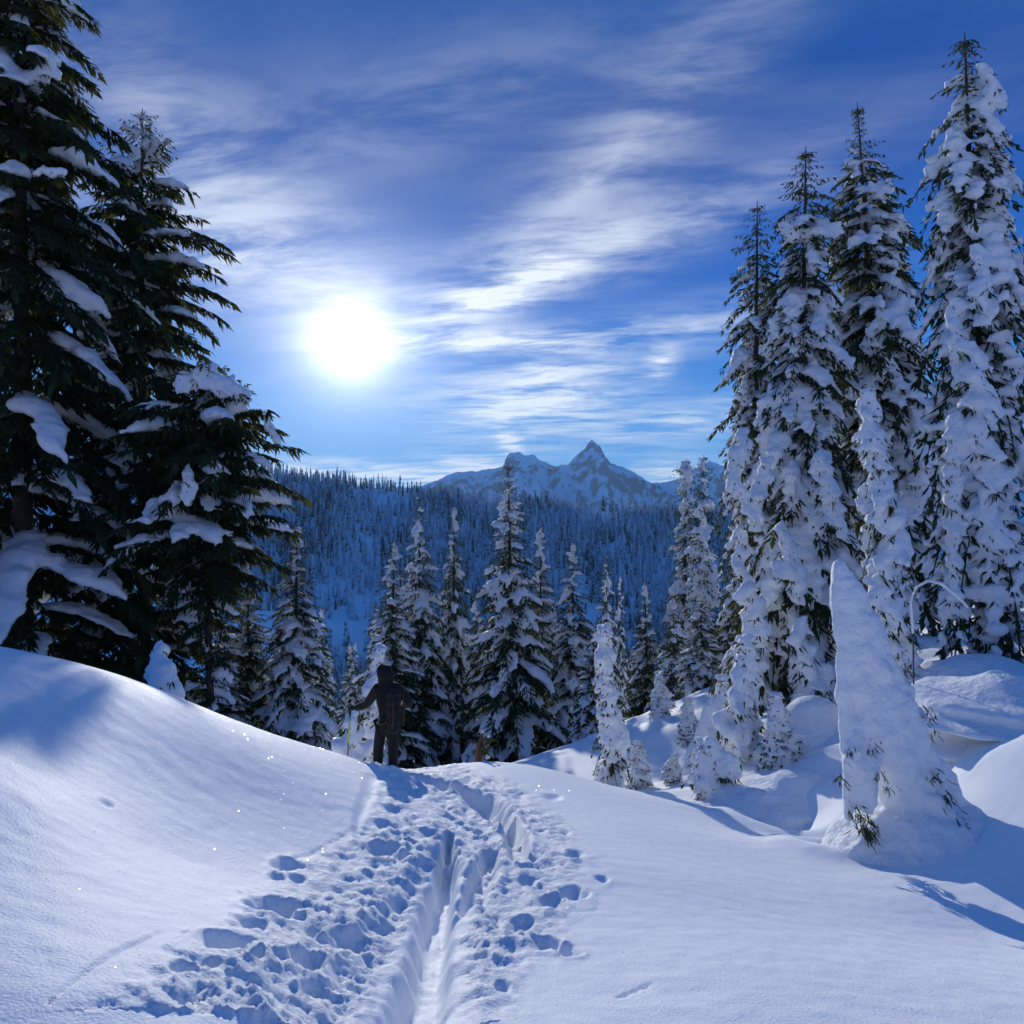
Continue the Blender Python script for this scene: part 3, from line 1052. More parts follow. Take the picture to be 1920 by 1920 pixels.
tree_at('fir_tree', 'huge snow caked tree on the right edge of the picture', (1822, 62), 1850, 15.0, 140, 115, RG, nb=270,
        droop=1.5, up=0.10, snow=0.97, snow_top=0.75, pad=1.4, thick=0.17, voxel=0.058, frost=0.12, bare_top=0.06,
        prof=[(0, .12), (.05, .3), (.12, .55), (.2, .7), (.35, .75), (.6, .8), (.8, .85), (1, .5)],
        dr=[[(1850, 130, -.4, .3), (1870, 240, -.5, .36)], [(1835, 470, -.9, .22), (1840, 540, -1, .34), (1850, 600, -1, .3)],
            [(1800, 560, -.7, .22), (1790, 640, -.8, .26), (1800, 720, -.9, .26)], [(1810, 640, -1.2, .24), (1845, 760, -1.4, .42), (1850, 880, -1.4, .44), (1860, 1000, -1.4, .44)],
            [(1785, 780, -1.1, .18), (1790, 880, -1.2, .24), (1785, 1000, -1.2, .24), (1785, 1100, -1.2, .22), (1790, 1160, -1.2, .14)]])
tree_at('fir_tree', 'slender snow column tree in front of the tall right hand spire', (1628, 725), 1690, 13.5, 78, 116, RG, nb=150,
        droop=1.5, up=0.1, snow=0.95, pad=1.6, thick=0.16, voxel=0.05, frost=0.15,
        prof=[(0, .2), (.1, .45), (.3, .6), (.5, .75), (.8, .9), (1, 1)],
        dr=[[(1630, 740, 0, .12), (1640, 840, -.2, .28), (1645, 880, -.2, .2)], [(1655, 900, -.3, .26), (1665, 980, -.3, .38), (1670, 1050, -.3, .36)],
            [(1650, 1080, -.3, .3), (1665, 1140, -.4, .36), (1680, 1200, -.3, .3)], [(1690, 1210, -.3, .25), (1700, 1290, -.3, .25)]])
tree_at('fir_tree', 'dark slim twin conifer beside the peaks, the left one', (1284, 860), 1284, 40.0, 50, 117, None, nb=330,
        droop=0.6, up=0.1, snow=0.55, pad=0.9, thick=0.2, voxel=0.12, twig_step=0.2, sub=1, frost=0.0, prof=[(0, .1), (.05, .5), (.2, .6), (.5, .8), (1, 1.2)])
tree_at('fir_tree', 'dark slim twin conifer beside the peaks, the right one', (1313, 853), 1316, 38.0, 50, 118, None, nb=330,
        droop=0.6, up=0.1, snow=0.55, pad=0.9, thick=0.2, voxel=0.12, twig_step=0.2, sub=1, frost=0.0, prof=[(0, .05), (.05, .35), (.2, .6), (.5, .8), (1, 1.2)])

# --- young loaded trees near the brow
YG = 'young trees half buried in snow'
tree_at('fir_tree', 'lone young snow column tree with a knobbly cap right of the trench', (1133, 1172), 1150, 15.0, 58, 121, YG, nb=110,
        droop=1.2, up=0.1, snow=0.9, pad=1.5, thick=0.13, voxel=0.045, frost=0.15, prof=[(0, .25), (.15, .5), (.35, .5), (.6, .8), (1, 1.15)],
        dr=[[(1134, 1185, -.1, .07), (1134, 1194, -.1, .08)], [(1134, 1215, -.1, .12), (1135, 1250, -.1, .2), (1136, 1270, -.1, .17)],
            [(1140, 1290, -.15, .19), (1143, 1305, -.15, .18)], [(1140, 1330, -.2, .2), (1150, 1380, -.2, .28), (1160, 1420, -.2, .26)]])
tree_at('fir_tree', 'stout young tree plastered white left of the large leaning snow spire', (1400, 1195), 1390, 14.0, 66, 122, YG, nb=120,
        droop=1.2, up=0.1, snow=0.95, pad=1.6, thick=0.15, voxel=0.045, frost=0.15, prof=[(0, .2), (.2, .5), (.5, .8), (1, 1.1)],
        dr=[[(1400, 1210, 0, .1), (1395, 1270, -.2, .24), (1385, 1340, -.3, .34), (1380, 1400, -.3, .42)]])
tree_at('fir_tree', 'low bent sapling under a snow hood right of the trench', (1325, 1392), 1345, 12.3, 62, 123, YG, nb=70,
        droop=1.0, up=0.15, snow=0.95, pad=1.7, thick=0.14, voxel=0.04, frost=0.12, prof=[(0, .4), (.4, .9), (1, 1.2)],
        dr=[[(1325, 1395, -.1, .12), (1355, 1420, -.15, .2), (1390, 1450, -.2, .26)]])
tree_at('fir_tree', 'white topped sapling behind the head of the person', (708, 1212), 700, 15.5, 40, 124, YG, nb=90,
        droop=1.0, up=0.15, snow=0.95, pad=1.5, thick=0.14, voxel=0.05, frost=0.2, prof=[(0, .2), (.3, .6), (1, 1.1)],
        dr=[[(703, 1262, -.3, .14), (694, 1285, -.4, .2), (690, 1305, -.4, .2)], [(660, 1345, -.6, .26), (650, 1400, -.6, .36), (680, 1400, -.6, .36)]])
tree_at('fir_tree', 'snow smothered sapling at the foot of the dark left trees', (300, 1215), 300, 12.0, 46, 125, YG, nb=60,
        droop=1.3, up=0.1, snow=0.95, pad=1.6, thick=0.16, voxel=0.05, frost=0.05, prof=[(0, .4), (.4, .9), (1, 1.1)],
        dr=[[(295, 1240, -.3, .26), (305, 1275, -.4, .34), (310, 1310, -.4, .3)]])

# more buried saplings between the brow and the tall right hand trees: copies of the stout one, each set to its own size
stout = [o for o in COL.objects if o.get('label', '').startswith('stout young tree')][0]
SH = max((stout.matrix_basis.inverted() @ Vector(c)).z for ch in stout.children if ch.name.startswith('trunk') for c in [stout.location + Vector((0, 0, ch.bound_box[6][2]))])
for lab, px, py, Y, w, rot in (
        ('low snow smothered sapling just right of the lone snow column tree', 1196, 1392, 16.5, 0.75, 1.0),
        ('slim snowy sapling in the hollow below the dark slim twins', 1238, 1268, 23.0, 0.9, 2.2),
        ('small white sapling standing right of the hollow below the twins', 1290, 1310, 20.0, 0.8, 3.9),
        ('tiny buried sapling at the bottom of the shaded hollow', 1262, 1412, 16.0, 0.55, 5.1),
        ('snow cloaked sapling leaning on the stout young tree', 1352, 1268, 17.0, 0.8, 0.4),
        ('plump white sapling between the stout young tree and the leaning spire', 1462, 1300, 13.0, 0.9, 2.9)):
    o = copy_tree(stout)
    f = foot(px, Y, 0.1)
    h = max(0.5, at(px, py, Y).z - f.z) / SH
    o.location = f
    o.scale = (h * 0.4 + w * 0.6, h * 0.4 + w * 0.6, h)
    o.rotation_euler = (0, 0, rot)
    tag(o, lab, 'tree', YG)

# --- the stand of trees below the brow, each set to its own height and width
MG = 'snowy conifers standing below the brow'
mids = []
for k, kw in enumerate((dict(droop=0.62, snow=0.66, pad=1.0), dict(droop=0.8, snow=0.76, pad=1.15), dict(droop=0.5, snow=0.52, pad=0.9))):
    o = conifer('fir_tree', 15.0, 2.4, 300 + k, (0, -60 - 8 * k, 0), nb=300, up=0.2, thick=0.17, voxel=0.095, snow_top=0.42, twig_step=0.17, sub=1, frost=0.04, hang=0.6, **kw)
    mids.append(o)
used = set()


def place_mid(k, label, tip, Y, Rpx, rot, group=MG, base_px=None, name='fir_tree'):
    o = mids[k] if k not in used else copy_tree(mids[k])
    used.add(k)
    f = foot(tip[0] if base_px is None else base_px, Y)
    H_ = at(tip[0], tip[1], Y).z - f.z
    o.location = f
    o.scale = (Rpx / F * Y / 2.4, Rpx / F * Y / 2.4, H_ / 15.0)
    o.rotation_euler = (0, 0, rot)
    tag(o, label, 'tree', group)
    return o


for k, lab, tip, Y, R_, rot in (
        (2, 'small snowy conifer beside the dark left trees', (465, 1048), 30, 78, 0.4),
        (1, 'pointed snowy conifer standing behind the lit left bank', (555, 985), 28, 98, 1.9),
        (2, 'broad conifer directly behind the person', (735, 1012), 38, 88, 2.7),
        (0, 'tall narrow conifer rising behind the right shoulder of the person', (783, 928), 40, 82, 5.2),
        (1, 'conifer with rounded snow lumps between the person and the tallest middle tree', (848, 948), 41, 66, 0.9),
        (0, 'tallest middle conifer, its tip touching the blocky peak', (960, 868), 38, 108, 3.6),
        (2, 'dark conifer tucked against the right side of the tallest middle tree', (1016, 985), 43, 74, 4.4),
        (1, 'conifer with a dark tip between the tallest middle tree and the snow column sapling', (1076, 1015), 40, 84, 2.2),
        (0, 'thin spire just above the knobbly cap of the snow column sapling', (1137, 1040), 48, 42, 1.2),
        (1, 'tiny thin spire right of the thin spire over the sapling', (1164, 1078), 55, 28, 3.0),
        (2, 'pale conifer in the gap right of the snow column sapling', (1210, 1090), 42, 58, 0.1),
        (1, 'snowy conifer at the foot of the dark slim twins', (1262, 1120), 33, 60, 5.0),
        (0, 'conifer half hidden behind the tall right hand trees', (1380, 955), 36, 62, 3.9),
        (1, 'frosted conifer below the dark slim twins, nearest of the gap trees', (1318, 1110), 26, 60, 2.5),
        (2, 'little dark conifer between the left trees and the person', (655, 1205), 45, 40, 1.1),
        (0, 'dark conifer low at the left foot of the pointed snowy one', (420, 1160), 26, 60, 4.9),
        (2, 'snowy conifer low between the person and the tallest middle tree', (895, 1120), 46, 70, 5.7),
        (1, 'short snowy conifer low right of the tallest middle tree', (1110, 1180), 34, 62, 0.7)):
    place_mid(k, lab, tip, Y, R_, rot)

# trees farther down the slope, seen in the gaps
gd = np.random.default_rng(77)
for i in range(16):
    px = 430 + 860 * (i + gd.uniform(0.1, 0.9)) / 16
    Y = gd.uniform(58, 105)
    place_mid(int(gd.integers(0, 3)), 'small distant conifer seen in a gap behind the stand', (px, gd.uniform(1120, 1230)), Y, gd.uniform(34, 50), gd.uniform(0, 6),
              'distant conifers in the gaps of the stand')

# ------------------------------------------------------------------ the leaning snow spire and other lumps
def sprig_mesh(name, spots, parent, seed, frost=0.0, mat=None):
    """tufts of needle sprigs: spots = (centre, spread, count, length, direction)"""
    g = np.random.default_rng(seed)
    PP, QQ, WW = [], [], []
    for c, spr, n, ln, d0 in spots:
        p = np.asarray(c) + g.normal(0, 1, (n, 3)) * spr
        d = np.asarray(d0) + g.normal(0, 0.45, (n, 3))
        d /= np.linalg.norm(d, axis=1, keepdims=True)
        l = ln * g.uniform(0.5, 1.2, n)
        PP.append(p); QQ.append(p + d * l[:, None]); WW.append(l * 0.09)
        for k in range(3):
            p2 = p + d * (l * g.uniform(0.2, 0.8, n))[:, None]
            d2 = d + g.normal(0, 0.5, (n, 3))
            l2 = l * g.uniform(0.3, 0.5, n)
            PP.append(p2); QQ.append(p2 + d2 * l2[:, None]); WW.append(l2 * 0.12)
    P_, Q_, W_ = np.concatenate(PP), np.concatenate(QQ), np.concatenate(WW)
    upr = g.normal(0, 0.5, P_.shape)
    upr[:, 1] += 0.6
    upr[:, 2] += 0.6
    v, f, fr = kites(P_, Q_, W_, upr, np.full(len(P_), frost) + g.normal(0, 0.12, len(P_)))
    return link_mesh(name, v, f, mat or M_NEEDLE, parent, smooth=False, attr={'frost': fr})


GY = 8.0
groot = empty('snow_spire', foot(1700, GY, 0.1))
tag(groot, 'large leaning spire of packed snow burying a tree at the lower right', 'tree')
gl_ = Vector(groot.location)
bl = Blobs()


def gp(px, py, dy=0.0):
    return np.array(local(gl_, px, py, GY + dy))


def grad(rpx):
    return rpx / F * GY


rows = [(1064, 1574, 14), (1080, 1577, 22), (1100, 1583, 28), (1140, 1595, 36), (1190, 1611, 43), (1250, 1626, 51), (1310, 1643, 61), (1370, 1661, 68),
        (1430, 1685, 62), (1490, 1700, 52), (1550, 1706, 57), (1600, 1712, 92), (1640, 1716, 145), (1690, 1730, 205)]
bl.chain([gp(c, r, 0.0) for r, c, h in rows], [grad(h) for r, c, h in rows], 0.9, 0.25)
gd = np.random.default_rng(5)
for k in range(130):                                 # knobbly wind-packed surface, a rib down the sunny edge
    f = gd.uniform(0.08, 0.92)
    i = f * (len(rows) - 5)
    r_, c_, h_ = [np.interp(i, range(len(rows)), [q[j] for q in rows]) for j in range(3)]
    a = gd.uniform(-1.5, 1.5)
    kr = grad(h_ * gd.uniform(0.14, 0.30))
    bl.ball(gp(c_ + h_ * 0.90 * math.sin(a), r_) + np.array([0, -grad(h_) * 0.78 * math.cos(a), 0]), kr, kr, kr * gd.uniform(1.0, 2.4))
for pts in ([(1566, 1110, -.05, 10), (1576, 1200, -.1, 13), (1582, 1300, -.1, 15), (1588, 1400, -.15, 17), (1600, 1440, -.15, 14)],
            [(1612, 1385, -.2, 16), (1600, 1430, -.25, 20), (1594, 1490, -.25, 18), (1590, 1530, -.25, 10)],
            [(1640, 1425, -.3, 15), (1632, 1470, -.35, 19), (1628, 1515, -.35, 13)],
            [(1760, 1450, .1, 30), (1790, 1530, .1, 36), (1815, 1590, .05, 26)],
            [(1760, 1500, -.3, 14), (1780, 1545, -.35, 20), (1800, 1580, -.35, 18)]):
    bl.chain([gp(p[0], p[1], p[2]) for p in pts], [grad(p[3]) for p in pts], 0.8, 0.5)
bl.skin('snow_load', 0.03, M_GHOST, groot, rough=0.040, smooth=5, seed=9, freq=4.0)
gsp = [(1618, 1545, -.42, .05, 34, .13), (1604, 1515, -.4, .04, 22, .10), (1632, 1560, -.4, .04, 20, .12), (1645, 1400, -.4, .04, 14, .08),
       (1650, 1450, -.48, .03, 18, .08), (1666, 1475, -.5, .025, 14, .07), (1738, 1335, -.2, .04, 16, .10), (1745, 1372, -.15, .04, 12, .10),
       (1752, 1450, -.3, .04, 18, .10), (1772, 1495, -.35, .04, 18, .10), (1795, 1535, -.4, .04, 16, .10), (1818, 1575, -.35, .05, 22, .11),
       (1838, 1625, -.3, .05, 18, .12), (1590, 1405, -.42, .03, 12, .08), (1572, 1455, -.35, .03, 14, .09), (1700, 1245, -.2, .03, 10, .08)]
sprig_mesh('crown', [(gp(a, b_, c), d, n, ln, (.15 if a < 1700 else .35, -.35, -.9)) for a, b_, c, d, n, ln in gsp], groot, 12, frost=0.12)

# rounded snow mounds over buried boulders and saplings on the right hand slope
MO = 'snow mounds on the right hand slope'
for k, (lab, blobs_) in enumerate((
        ('bright pointed snow mound leaning against the tall right hand trees', [(1525, 1300, 14, 75), (1480, 1362, 13.8, 60), (1570, 1350, 14, 75)]),
        ('small sunlit snow mound between the gap trees and the stout young tree', [(1338, 1300, 17, 40), (1360, 1330, 17, 50)]),
        ('low smooth snow mound between brow and tall right hand trees', [(1440, 1478, 11.5, 60), (1500, 1470, 11.8, 80)]),
        ('long low snow mound on the right edge with a shaded hollow', [(1780, 1330, 10.4, 90), (1850, 1318, 10.4, 110), (1920, 1320, 10.4, 110)]),
        ('broad snow mound on the right edge under the huge snow caked tree', [(1770, 1235, 13.5, 80), (1845, 1225, 13.5, 110)]))):
    f = foot(blobs_[0][0], blobs_[0][2], 0.0)
    b_ = Blobs()
    for px, py, Y, rx in blobs_:
        p = at(px, py, Y)
        gz = ground_z(p.x, p.y)
        hh = max(0.25, p.z - gz) + 0.12
        w = rx / F * Y
        for f_, s_ in ((1.0, 1.0), (0.62, 1.45), (0.3, 2.0)):       # a dome with spreading skirts
            b_.add((p.x - f.x, p.y - f.y, gz - 0.12 - f.z), np.diag([w * s_, w * s_ * 0.9, hh * f_]))
    o = b_.skin('snow_mound', 0.05, M_GHOST, None, rough=0.03, smooth=14, seed=20 + k, freq=1.6)
    o.location = f
    tag(o, lab, 'snow mound', MO)

# bare twig bowed under snow
def tube(pts, rad, n=7):
    pts = np.asarray(pts, float)
    rad = np.asarray(rad, float)
    t_ = np.gradient(pts, axis=0)
    t_ /= np.linalg.norm(t_, axis=1, keepdims=True) + 1e-9
    ref = np.array([0.13, 0.31, 0.94])
    a = np.cross(t_, ref)
    bad = np.linalg.norm(a, axis=1) < 0.15
    a[bad] = np.cross(t_[bad], [1, 0, 0])
    a /= np.linalg.norm(a, axis=1, keepdims=True)
    b_ = np.cross(t_, a)
    an = np.arange(n) / n * 2 * np.pi
    V = pts[:, None] + rad[:, None, None] * (np.cos(an)[None, :, None] * a[:, None] + np.sin(an)[None, :, None] * b_[:, None])
    m_ = len(pts)
    i, j = np.meshgrid(np.arange(m_ - 1), np.arange(n), indexing='ij')
    Fq = np.stack([i * n + j, i * n + (j + 1) % n, (i + 1) * n + (j + 1) % n, (i + 1) * n + j], -1).reshape(-1, 4)
    V = np.concatenate([V.reshape(-1, 3), pts[:1], pts[-1:]])
    k = m_ * n
    c0 = np.array([[(j_ + 1) % n, j_, k] for j_ in range(n)])
    c1 = np.array([[(m_ - 1) * n + j_, (m_ - 1) * n + (j_ + 1) % n, k + 1] for j_ in range(n)])
    return V, [Fq, np.concatenate([c0, c1])]


f = foot(1715, 11.0, 0.0)
rt = empty('bowed_sapling', f)
arc = [local(f, *p, 11.0) for p in ((1712, 1190), (1708, 1130), (1718, 1104), (1740, 1092), (1765, 1097), (1795, 1120), (1815, 1142))]
arc.insert(0, (0, 0, -0.1))
v, fc = tube(arc, [.012, .011, .010, .009, .008, .007, .006, .004])
link_mesh('stem', v, fc, M_BARK, rt)
v, fc = tube([np.array(p) + np.array([0, 0, .022]) for p in arc[1:]], [.022, .018, .018, .022, .026, .024, .02, .016][:len(arc) - 1])
link_mesh('snow_load', v, fc, M_TSNOW, rt)
tag(rt, 'thin sapling bowed in an arc under the huge snow caked tree', 'sapling')

# broken brown stub on the brow
M_WOOD, t, b = new_mat('split_wood')
t.links.new(tramp(t, tnoise(t, 22, 6), [(0.3, (0.09, 0.035, 0.018)), (0.7, (0.30, 0.13, 0.06))]), b.inputs['Base Color'])
b.inputs['Roughness'].default_value = 0.9
f = foot(900, 13.2, 0.0)
st = empty('broken_stub', f)
pt = [np.array(local(f, *p, 13.2)) for p in ((897, 1440), (896, 1418), (899, 1400), (902, 1386), (905, 1374))]
v, fc = tube(pt, [.075, .07, .055, .04, .012])
link_mesh('stub', v, fc, M_WOOD, st)
v, fc = tube([pt[1], pt[1] + np.array([.12, .03, .10]), pt[1] + np.array([.2, .05, .24])], [.04, .025, .008])
link_mesh('splinter', v, fc, M_WOOD, st)
bb = Blobs()
for c, r in ((pt[-1] + [.0, 0, .02], .035), (pt[2] + [.13, -.03, .02], .045), (pt[1] + [.17, -.03, .0], .05), (pt[3] + [.13, -.02, .06], .04)):
    bb.ball(c, r, r, r * .7)
sprig_mesh('crown', [(pt[2] + [.12, -.02, .1], .05, 26, .14, (.2, -.3, -.6)), (pt[1] + [.1, -.02, .02], .07, 26, .14, (.2, -.3, .2))], st, 31)
bb.skin('snow_load', 0.015, M_TSNOW, st, rough=0.008, smooth=2, seed=4, freq=20)
tag(st, 'reddish broken stub with snow dots at the end of the trench', 'stub')

# ------------------------------------------------------------------ the forest across the valley
M_FOREST = needle_mat('far_needles', (0.026, 0.040, 0.030), (0.045, 0.062, 0.042), (0.78, 0.82, 0.87))
gf = np.random.default_rng(99)


def far_tree(g, tiers=6, k=4):
    """unit tree: height 1, stacked ragged skirts"""
    V, T, fr = [], [], []
    for i in range(tiers):
        z1 = 1 - i / tiers
        z0 = max(0.03, z1 - 1.5 / tiers)
        r = 0.035 + 0.135 * ((i + 1) / tiers) ** 0.8
        a0 = g.uniform(0, 6)
        b0 = len(V)
        V.append((g.normal(0, .006), g.normal(0, .006), z1 if i else 1.0))
        fr.append(0.34)
        for j in range(k):
            rr = r * g.uniform(0.6, 1.25)
            V.append((rr * math.cos(a0 + 6.283 * j / k), rr * math.sin(a0 + 6.283 * j / k), z0 - g.uniform(-0.02, 0.045)))
            fr.append(g.uniform(-0.2, 0.30))
        for j in range(k):
            T.append((b0, b0 + 1 + j, b0 + 1 + (j + 1) % k))
    return np.array(V), np.array(T), np.array(fr)


unit = [far_tree(gf, int(gf.integers(4, 7)), 4) for _ in range(10)]
XA, YA = gf.uniform(-470, 420, 34000), gf.uniform(330, 775, 34000)
pxa = 960 + XA / YA * F
keep = (pxa > 330) & (pxa < 1560)
open_ = np.exp(-(((XA + 112) / 20) ** 2 + ((YA - 470) / 48) ** 2)) + np.exp(-(((XA + 150) / 36) ** 2 + ((YA - 395) / 34) ** 2)) \
    + 0.8 * np.exp(-(((XA - 60) / 30) ** 2 + ((YA - 560) / 30) ** 2))
dens = smooth01(fbm2(XA * 0.012, YA * 0.007, 3, 55), -0.55, 0.15) * 0.8 + 0.2
keep &= gf.uniform(0, 1, len(XA)) < dens * np.clip(1 - 1.6 * open_, 0.0, 1) * 1.0
XA, YA = XA[keep], YA[keep]
ZA = hill_z(XA, YA)
VV, TT, FF_, off = [], [], [], 0
stand = fbm2(XA * 0.02, YA * 0.012, 2, 66)
for x, y, z, sd in zip(XA, YA, ZA, stand):
    v, tr, fr = unit[int(gf.integers(0, 10))]
    h = gf.uniform(6, 13) + 9 * gf.random() ** 3
    w = h * gf.uniform(0.6, 1.05)
    a = gf.uniform(0, 6.28)
    ca, sa = math.cos(a) * w, math.sin(a) * w
    VV.append(np.stack([v[:, 0] * ca - v[:, 1] * sa + x, v[:, 0] * sa + v[:, 1] * ca + y, v[:, 2] * h + z - 0.4], 1))
    TT.append(tr + off)
    FF_.append(fr + gf.normal(0.40, 0.15) + 0.35 * sd)
    off += len(v)
fo = link_mesh('forest', np.concatenate(VV), np.concatenate(TT), M_FOREST, smooth=False, attr={'frost': np.concatenate(FF_)})
tag(fo, 'hazy blue conifer forest covering the hillside across the valley', 'forest', kind='stuff')

# single trees on the crest of the wooded ridge, standing clear against the sky
rmesh = []
for k in range(4):
    v, tr, fr = unit[k]
    o = link_mesh('ridge_tree', v * np.array([0.85, 0.85, 1]), tr, M_FOREST, smooth=False, attr={'frost': fr - 0.12})
    rmesh.append(o)
for i in range(46):
    px = 505 + i * 7.4 + gf.uniform(-3, 3)
    o = rmesh[i] if i < 4 else rmesh[i % 4].copy()
    if i >= 4:
        COL.objects.link(o)
    Y = HY + gf.uniform(-8, 6)
    x = (px - 960) / F * Y
    h = gf.uniform(8, 14) * (1.0 if px < 800 else 0.75)
    o.location = (x, Y, float(hill_z(np.array([x]), np.array([Y]))[0]) - 0.5)
    o.scale = (h, h, h)
    o.rotation_euler = (0, 0, gf.uniform(0, 6))
    tag(o, 'tiny dark conifer standing on the skyline of the wooded ridge', 'tree', 'skyline trees of the wooded ridge')

# ------------------------------------------------------------------ the person on the brow
def plain(name, col, rough=0.8, var=0.25, scale=30):
    m, t, b = new_mat(name)
    a = tuple(c * (1 - var) for c in col)
    d = tuple(min(1, c * (1 + var)) for c in col)
    t.links.new(tramp(t, tnoise(t, scale, 4), [(0.3, a), (0.7, d)]), b.inputs['Base Color'])
    b.inputs['Roughness'].default_value = rough
    return m


M_JACKET = plain('jacket_cloth', (0.009, 0.004, 0.003), 0.85)
M_TROUSER = plain('trouser_cloth', (0.006, 0.005, 0.005), 0.85)
M_BOOT = plain('boot_leather', (0.02, 0.017, 0.015), 0.6)
M_GLOVE = plain('glove_cloth', (0.02, 0.02, 0.02), 0.8)
M_SKIN = plain('skin', (0.45, 0.28, 0.2), 0.55, 0.1)
M_PACK = plain('pack_cloth', (0.006, 0.005, 0.005), 0.8)
M_RUST = plain('rust_cloth', (0.07, 0.02, 0.007), 0.8)
M_LIME = plain('lime_paint', (0.50, 0.58, 0.10), 0.4, 0.1)
M_ALLOY = plain('dark_alloy', (0.07, 0.07, 0.08), 0.4, 0.1)


def skinned(name, joints, bones, radii, mat, parent, sub=2, root=0):
    me = bpy.data.meshes.new(name)
    me.from_pydata([tuple(j) for j in joints], bones, [])
    o = bpy.data.objects.new(name, me)
    COL.objects.link(o)
    o.modifiers.new('skin', 'SKIN').use_smooth_shade = True
    if not me.skin_vertices:
        bm = bmesh.new()
        bm.from_mesh(me)
        bm.verts.layers.skin.verify()
        bm.to_mesh(me)
        bm.free()
    sv = me.skin_vertices[0].data
    for i, r in enumerate(radii):
        sv[i].radius = r if isinstance(r, tuple) else (r, r)
        sv[i].use_root = (i == root)
    sb = o.modifiers.new('sub', 'SUBSURF')
    sb.levels = sb.render_levels = sub
    dg = bpy.context.evaluated_depsgraph_get()
    new = bpy.data.meshes.new_from_object(o.evaluated_get(dg))
    o.modifiers.clear()
    o.data = new
    bpy.data.meshes.remove(me)
    new.name = name
    new.materials.clear()
    new.materials.append(mat)
    new.polygons.foreach_set('use_smooth', np.ones(len(new.polygons), bool))
    o.parent = parent
    return o


pf_ = at(733, 1447, 11.5)
pf_.z = ground_z(pf_.x, pf_.y) - 0.22
per = empty('person', pf_)
per.scale = (1.05, 1.05, 1.05)
tag(per, 'person in a dark hooded jacket on the brow, one arm out to a pole', 'person')
# forward is away from the camera and to the left
J = dict(pelvis=(-.05, 0, .90), belly=(-.045, 0, 1.08), chest=(-.04, .0, 1.30), neck=(-.075, .03, 1.49), skull=(-.10, .055, 1.60), crown=(-.105, .06, 1.70),
         face=(-.165, .13, 1.585),
         shl=(-.22, .03, 1.40), ell=(-.37, .14, 1.15), wrl=(-.58, .24, 1.06),
         shr=(.12, -.01, 1.41), elr=(.27, .03, 1.20), wrr=(.20, .24, 1.10),
         hl=(-.14, .03, .86), kl=(-.205, .09, .48), al=(-.20, .04, .09), tl=(-.28, .12, .04),
         hr=(.04, -.02, .86), kr=(.03, .03, .48), ar=(.035, -.05, .07), tr_=(-.04, .03, .03))
K = list(J)
ix = {k: i for i, k in enumerate(K)}


def bones(*prs):
    return [(ix[a], ix[b_]) for a, b_ in prs]


allb = bones(('pelvis', 'belly'), ('belly', 'chest'), ('chest', 'neck'), ('neck', 'skull'), ('skull', 'crown'), ('skull', 'face'),
             ('chest', 'shl'), ('shl', 'ell'), ('ell', 'wrl'), ('chest', 'shr'), ('shr', 'elr'), ('elr', 'wrr'),
             ('pelvis', 'hl'), ('hl', 'kl'), ('kl', 'al'), ('al', 'tl'), ('pelvis', 'hr'), ('hr', 'kr'), ('kr', 'ar'), ('ar', 'tr_'))
R0 = dict(pelvis=.13, belly=.12, chest=.14, neck=.055, skull=.085, crown=.06, face=.03, shl=.06, ell=.042, wrl=.03, shr=.06, elr=.042, wrr=.03,
          hl=.09, kl=.06, al=.045, tl=.035, hr=.09, kr=.06, ar=.045, tr_=.035)
skinned('body', [J[k] for k in K], allb, [R0[k] for k in K], M_SKIN, per)


def garment(name, keys, prs, rad, mat, parent=None):
    id_ = {k: i for i, k in enumerate(keys)}
    return skinned(name, [J[k] for k in keys], [(id_[a], id_[b_]) for a, b_ in prs], rad, mat, parent or per)


J['hem'] = (-.05, 0, .80)
garment('jacket', ['chest', 'belly', 'pelvis', 'hem', 'neck', 'shl', 'ell', 'wrl', 'shr', 'elr', 'wrr'],
        [('chest', 'belly'), ('belly', 'pelvis'), ('pelvis', 'hem'), ('chest', 'neck'), ('chest', 'shl'), ('shl', 'ell'), ('ell', 'wrl'),
         ('chest', 'shr'), ('shr', 'elr'), ('elr', 'wrr')],
        [(.17, .15), (.15, .135), (.155, .14), (.16, .145), .08, .09, .066, .05, .09, .066, .05], M_JACKET)
garment('trousers', ['pelvis', 'hl', 'kl', 'al', 'hr', 'kr', 'ar'], [('pelvis', 'hl'), ('hl', 'kl'), ('kl', 'al'), ('pelvis', 'hr'), ('hr', 'kr'), ('kr', 'ar')],
        [.13, .10, .08, .07, .10, .08, .07], M_TROUSER)
for a_, b_ in (('al', 'tl'), ('ar', 'tr_')):
    J['top'] = tuple(np.array(J[a_]) + (0, 0, .16))
    garment('boot', ['top', a_, b_], [('top', a_), (a_, b_)], [.07, .072, .055], M_BOOT)
# hood: rounded cap with a brim that opens forward
hood = Blobs()
hc = np.array(J['skull'])
fw = np.array((-.6, .8, 0))
for c, r in ((hc + (0, 0, .035), .125), (hc - fw * .03 + (0, 0, .0), .125), (hc - fw * .02 + (0, 0, -.09), .115), (hc + fw * .05 + (0, 0, .06), .105),
             (np.array(J['neck']) + (0, 0, -.02), .12)):
    hood.ball(c, r)
hood.skin('hood', 0.02, M_JACKET, per, rough=0.006, smooth=4, seed=2, freq=12)


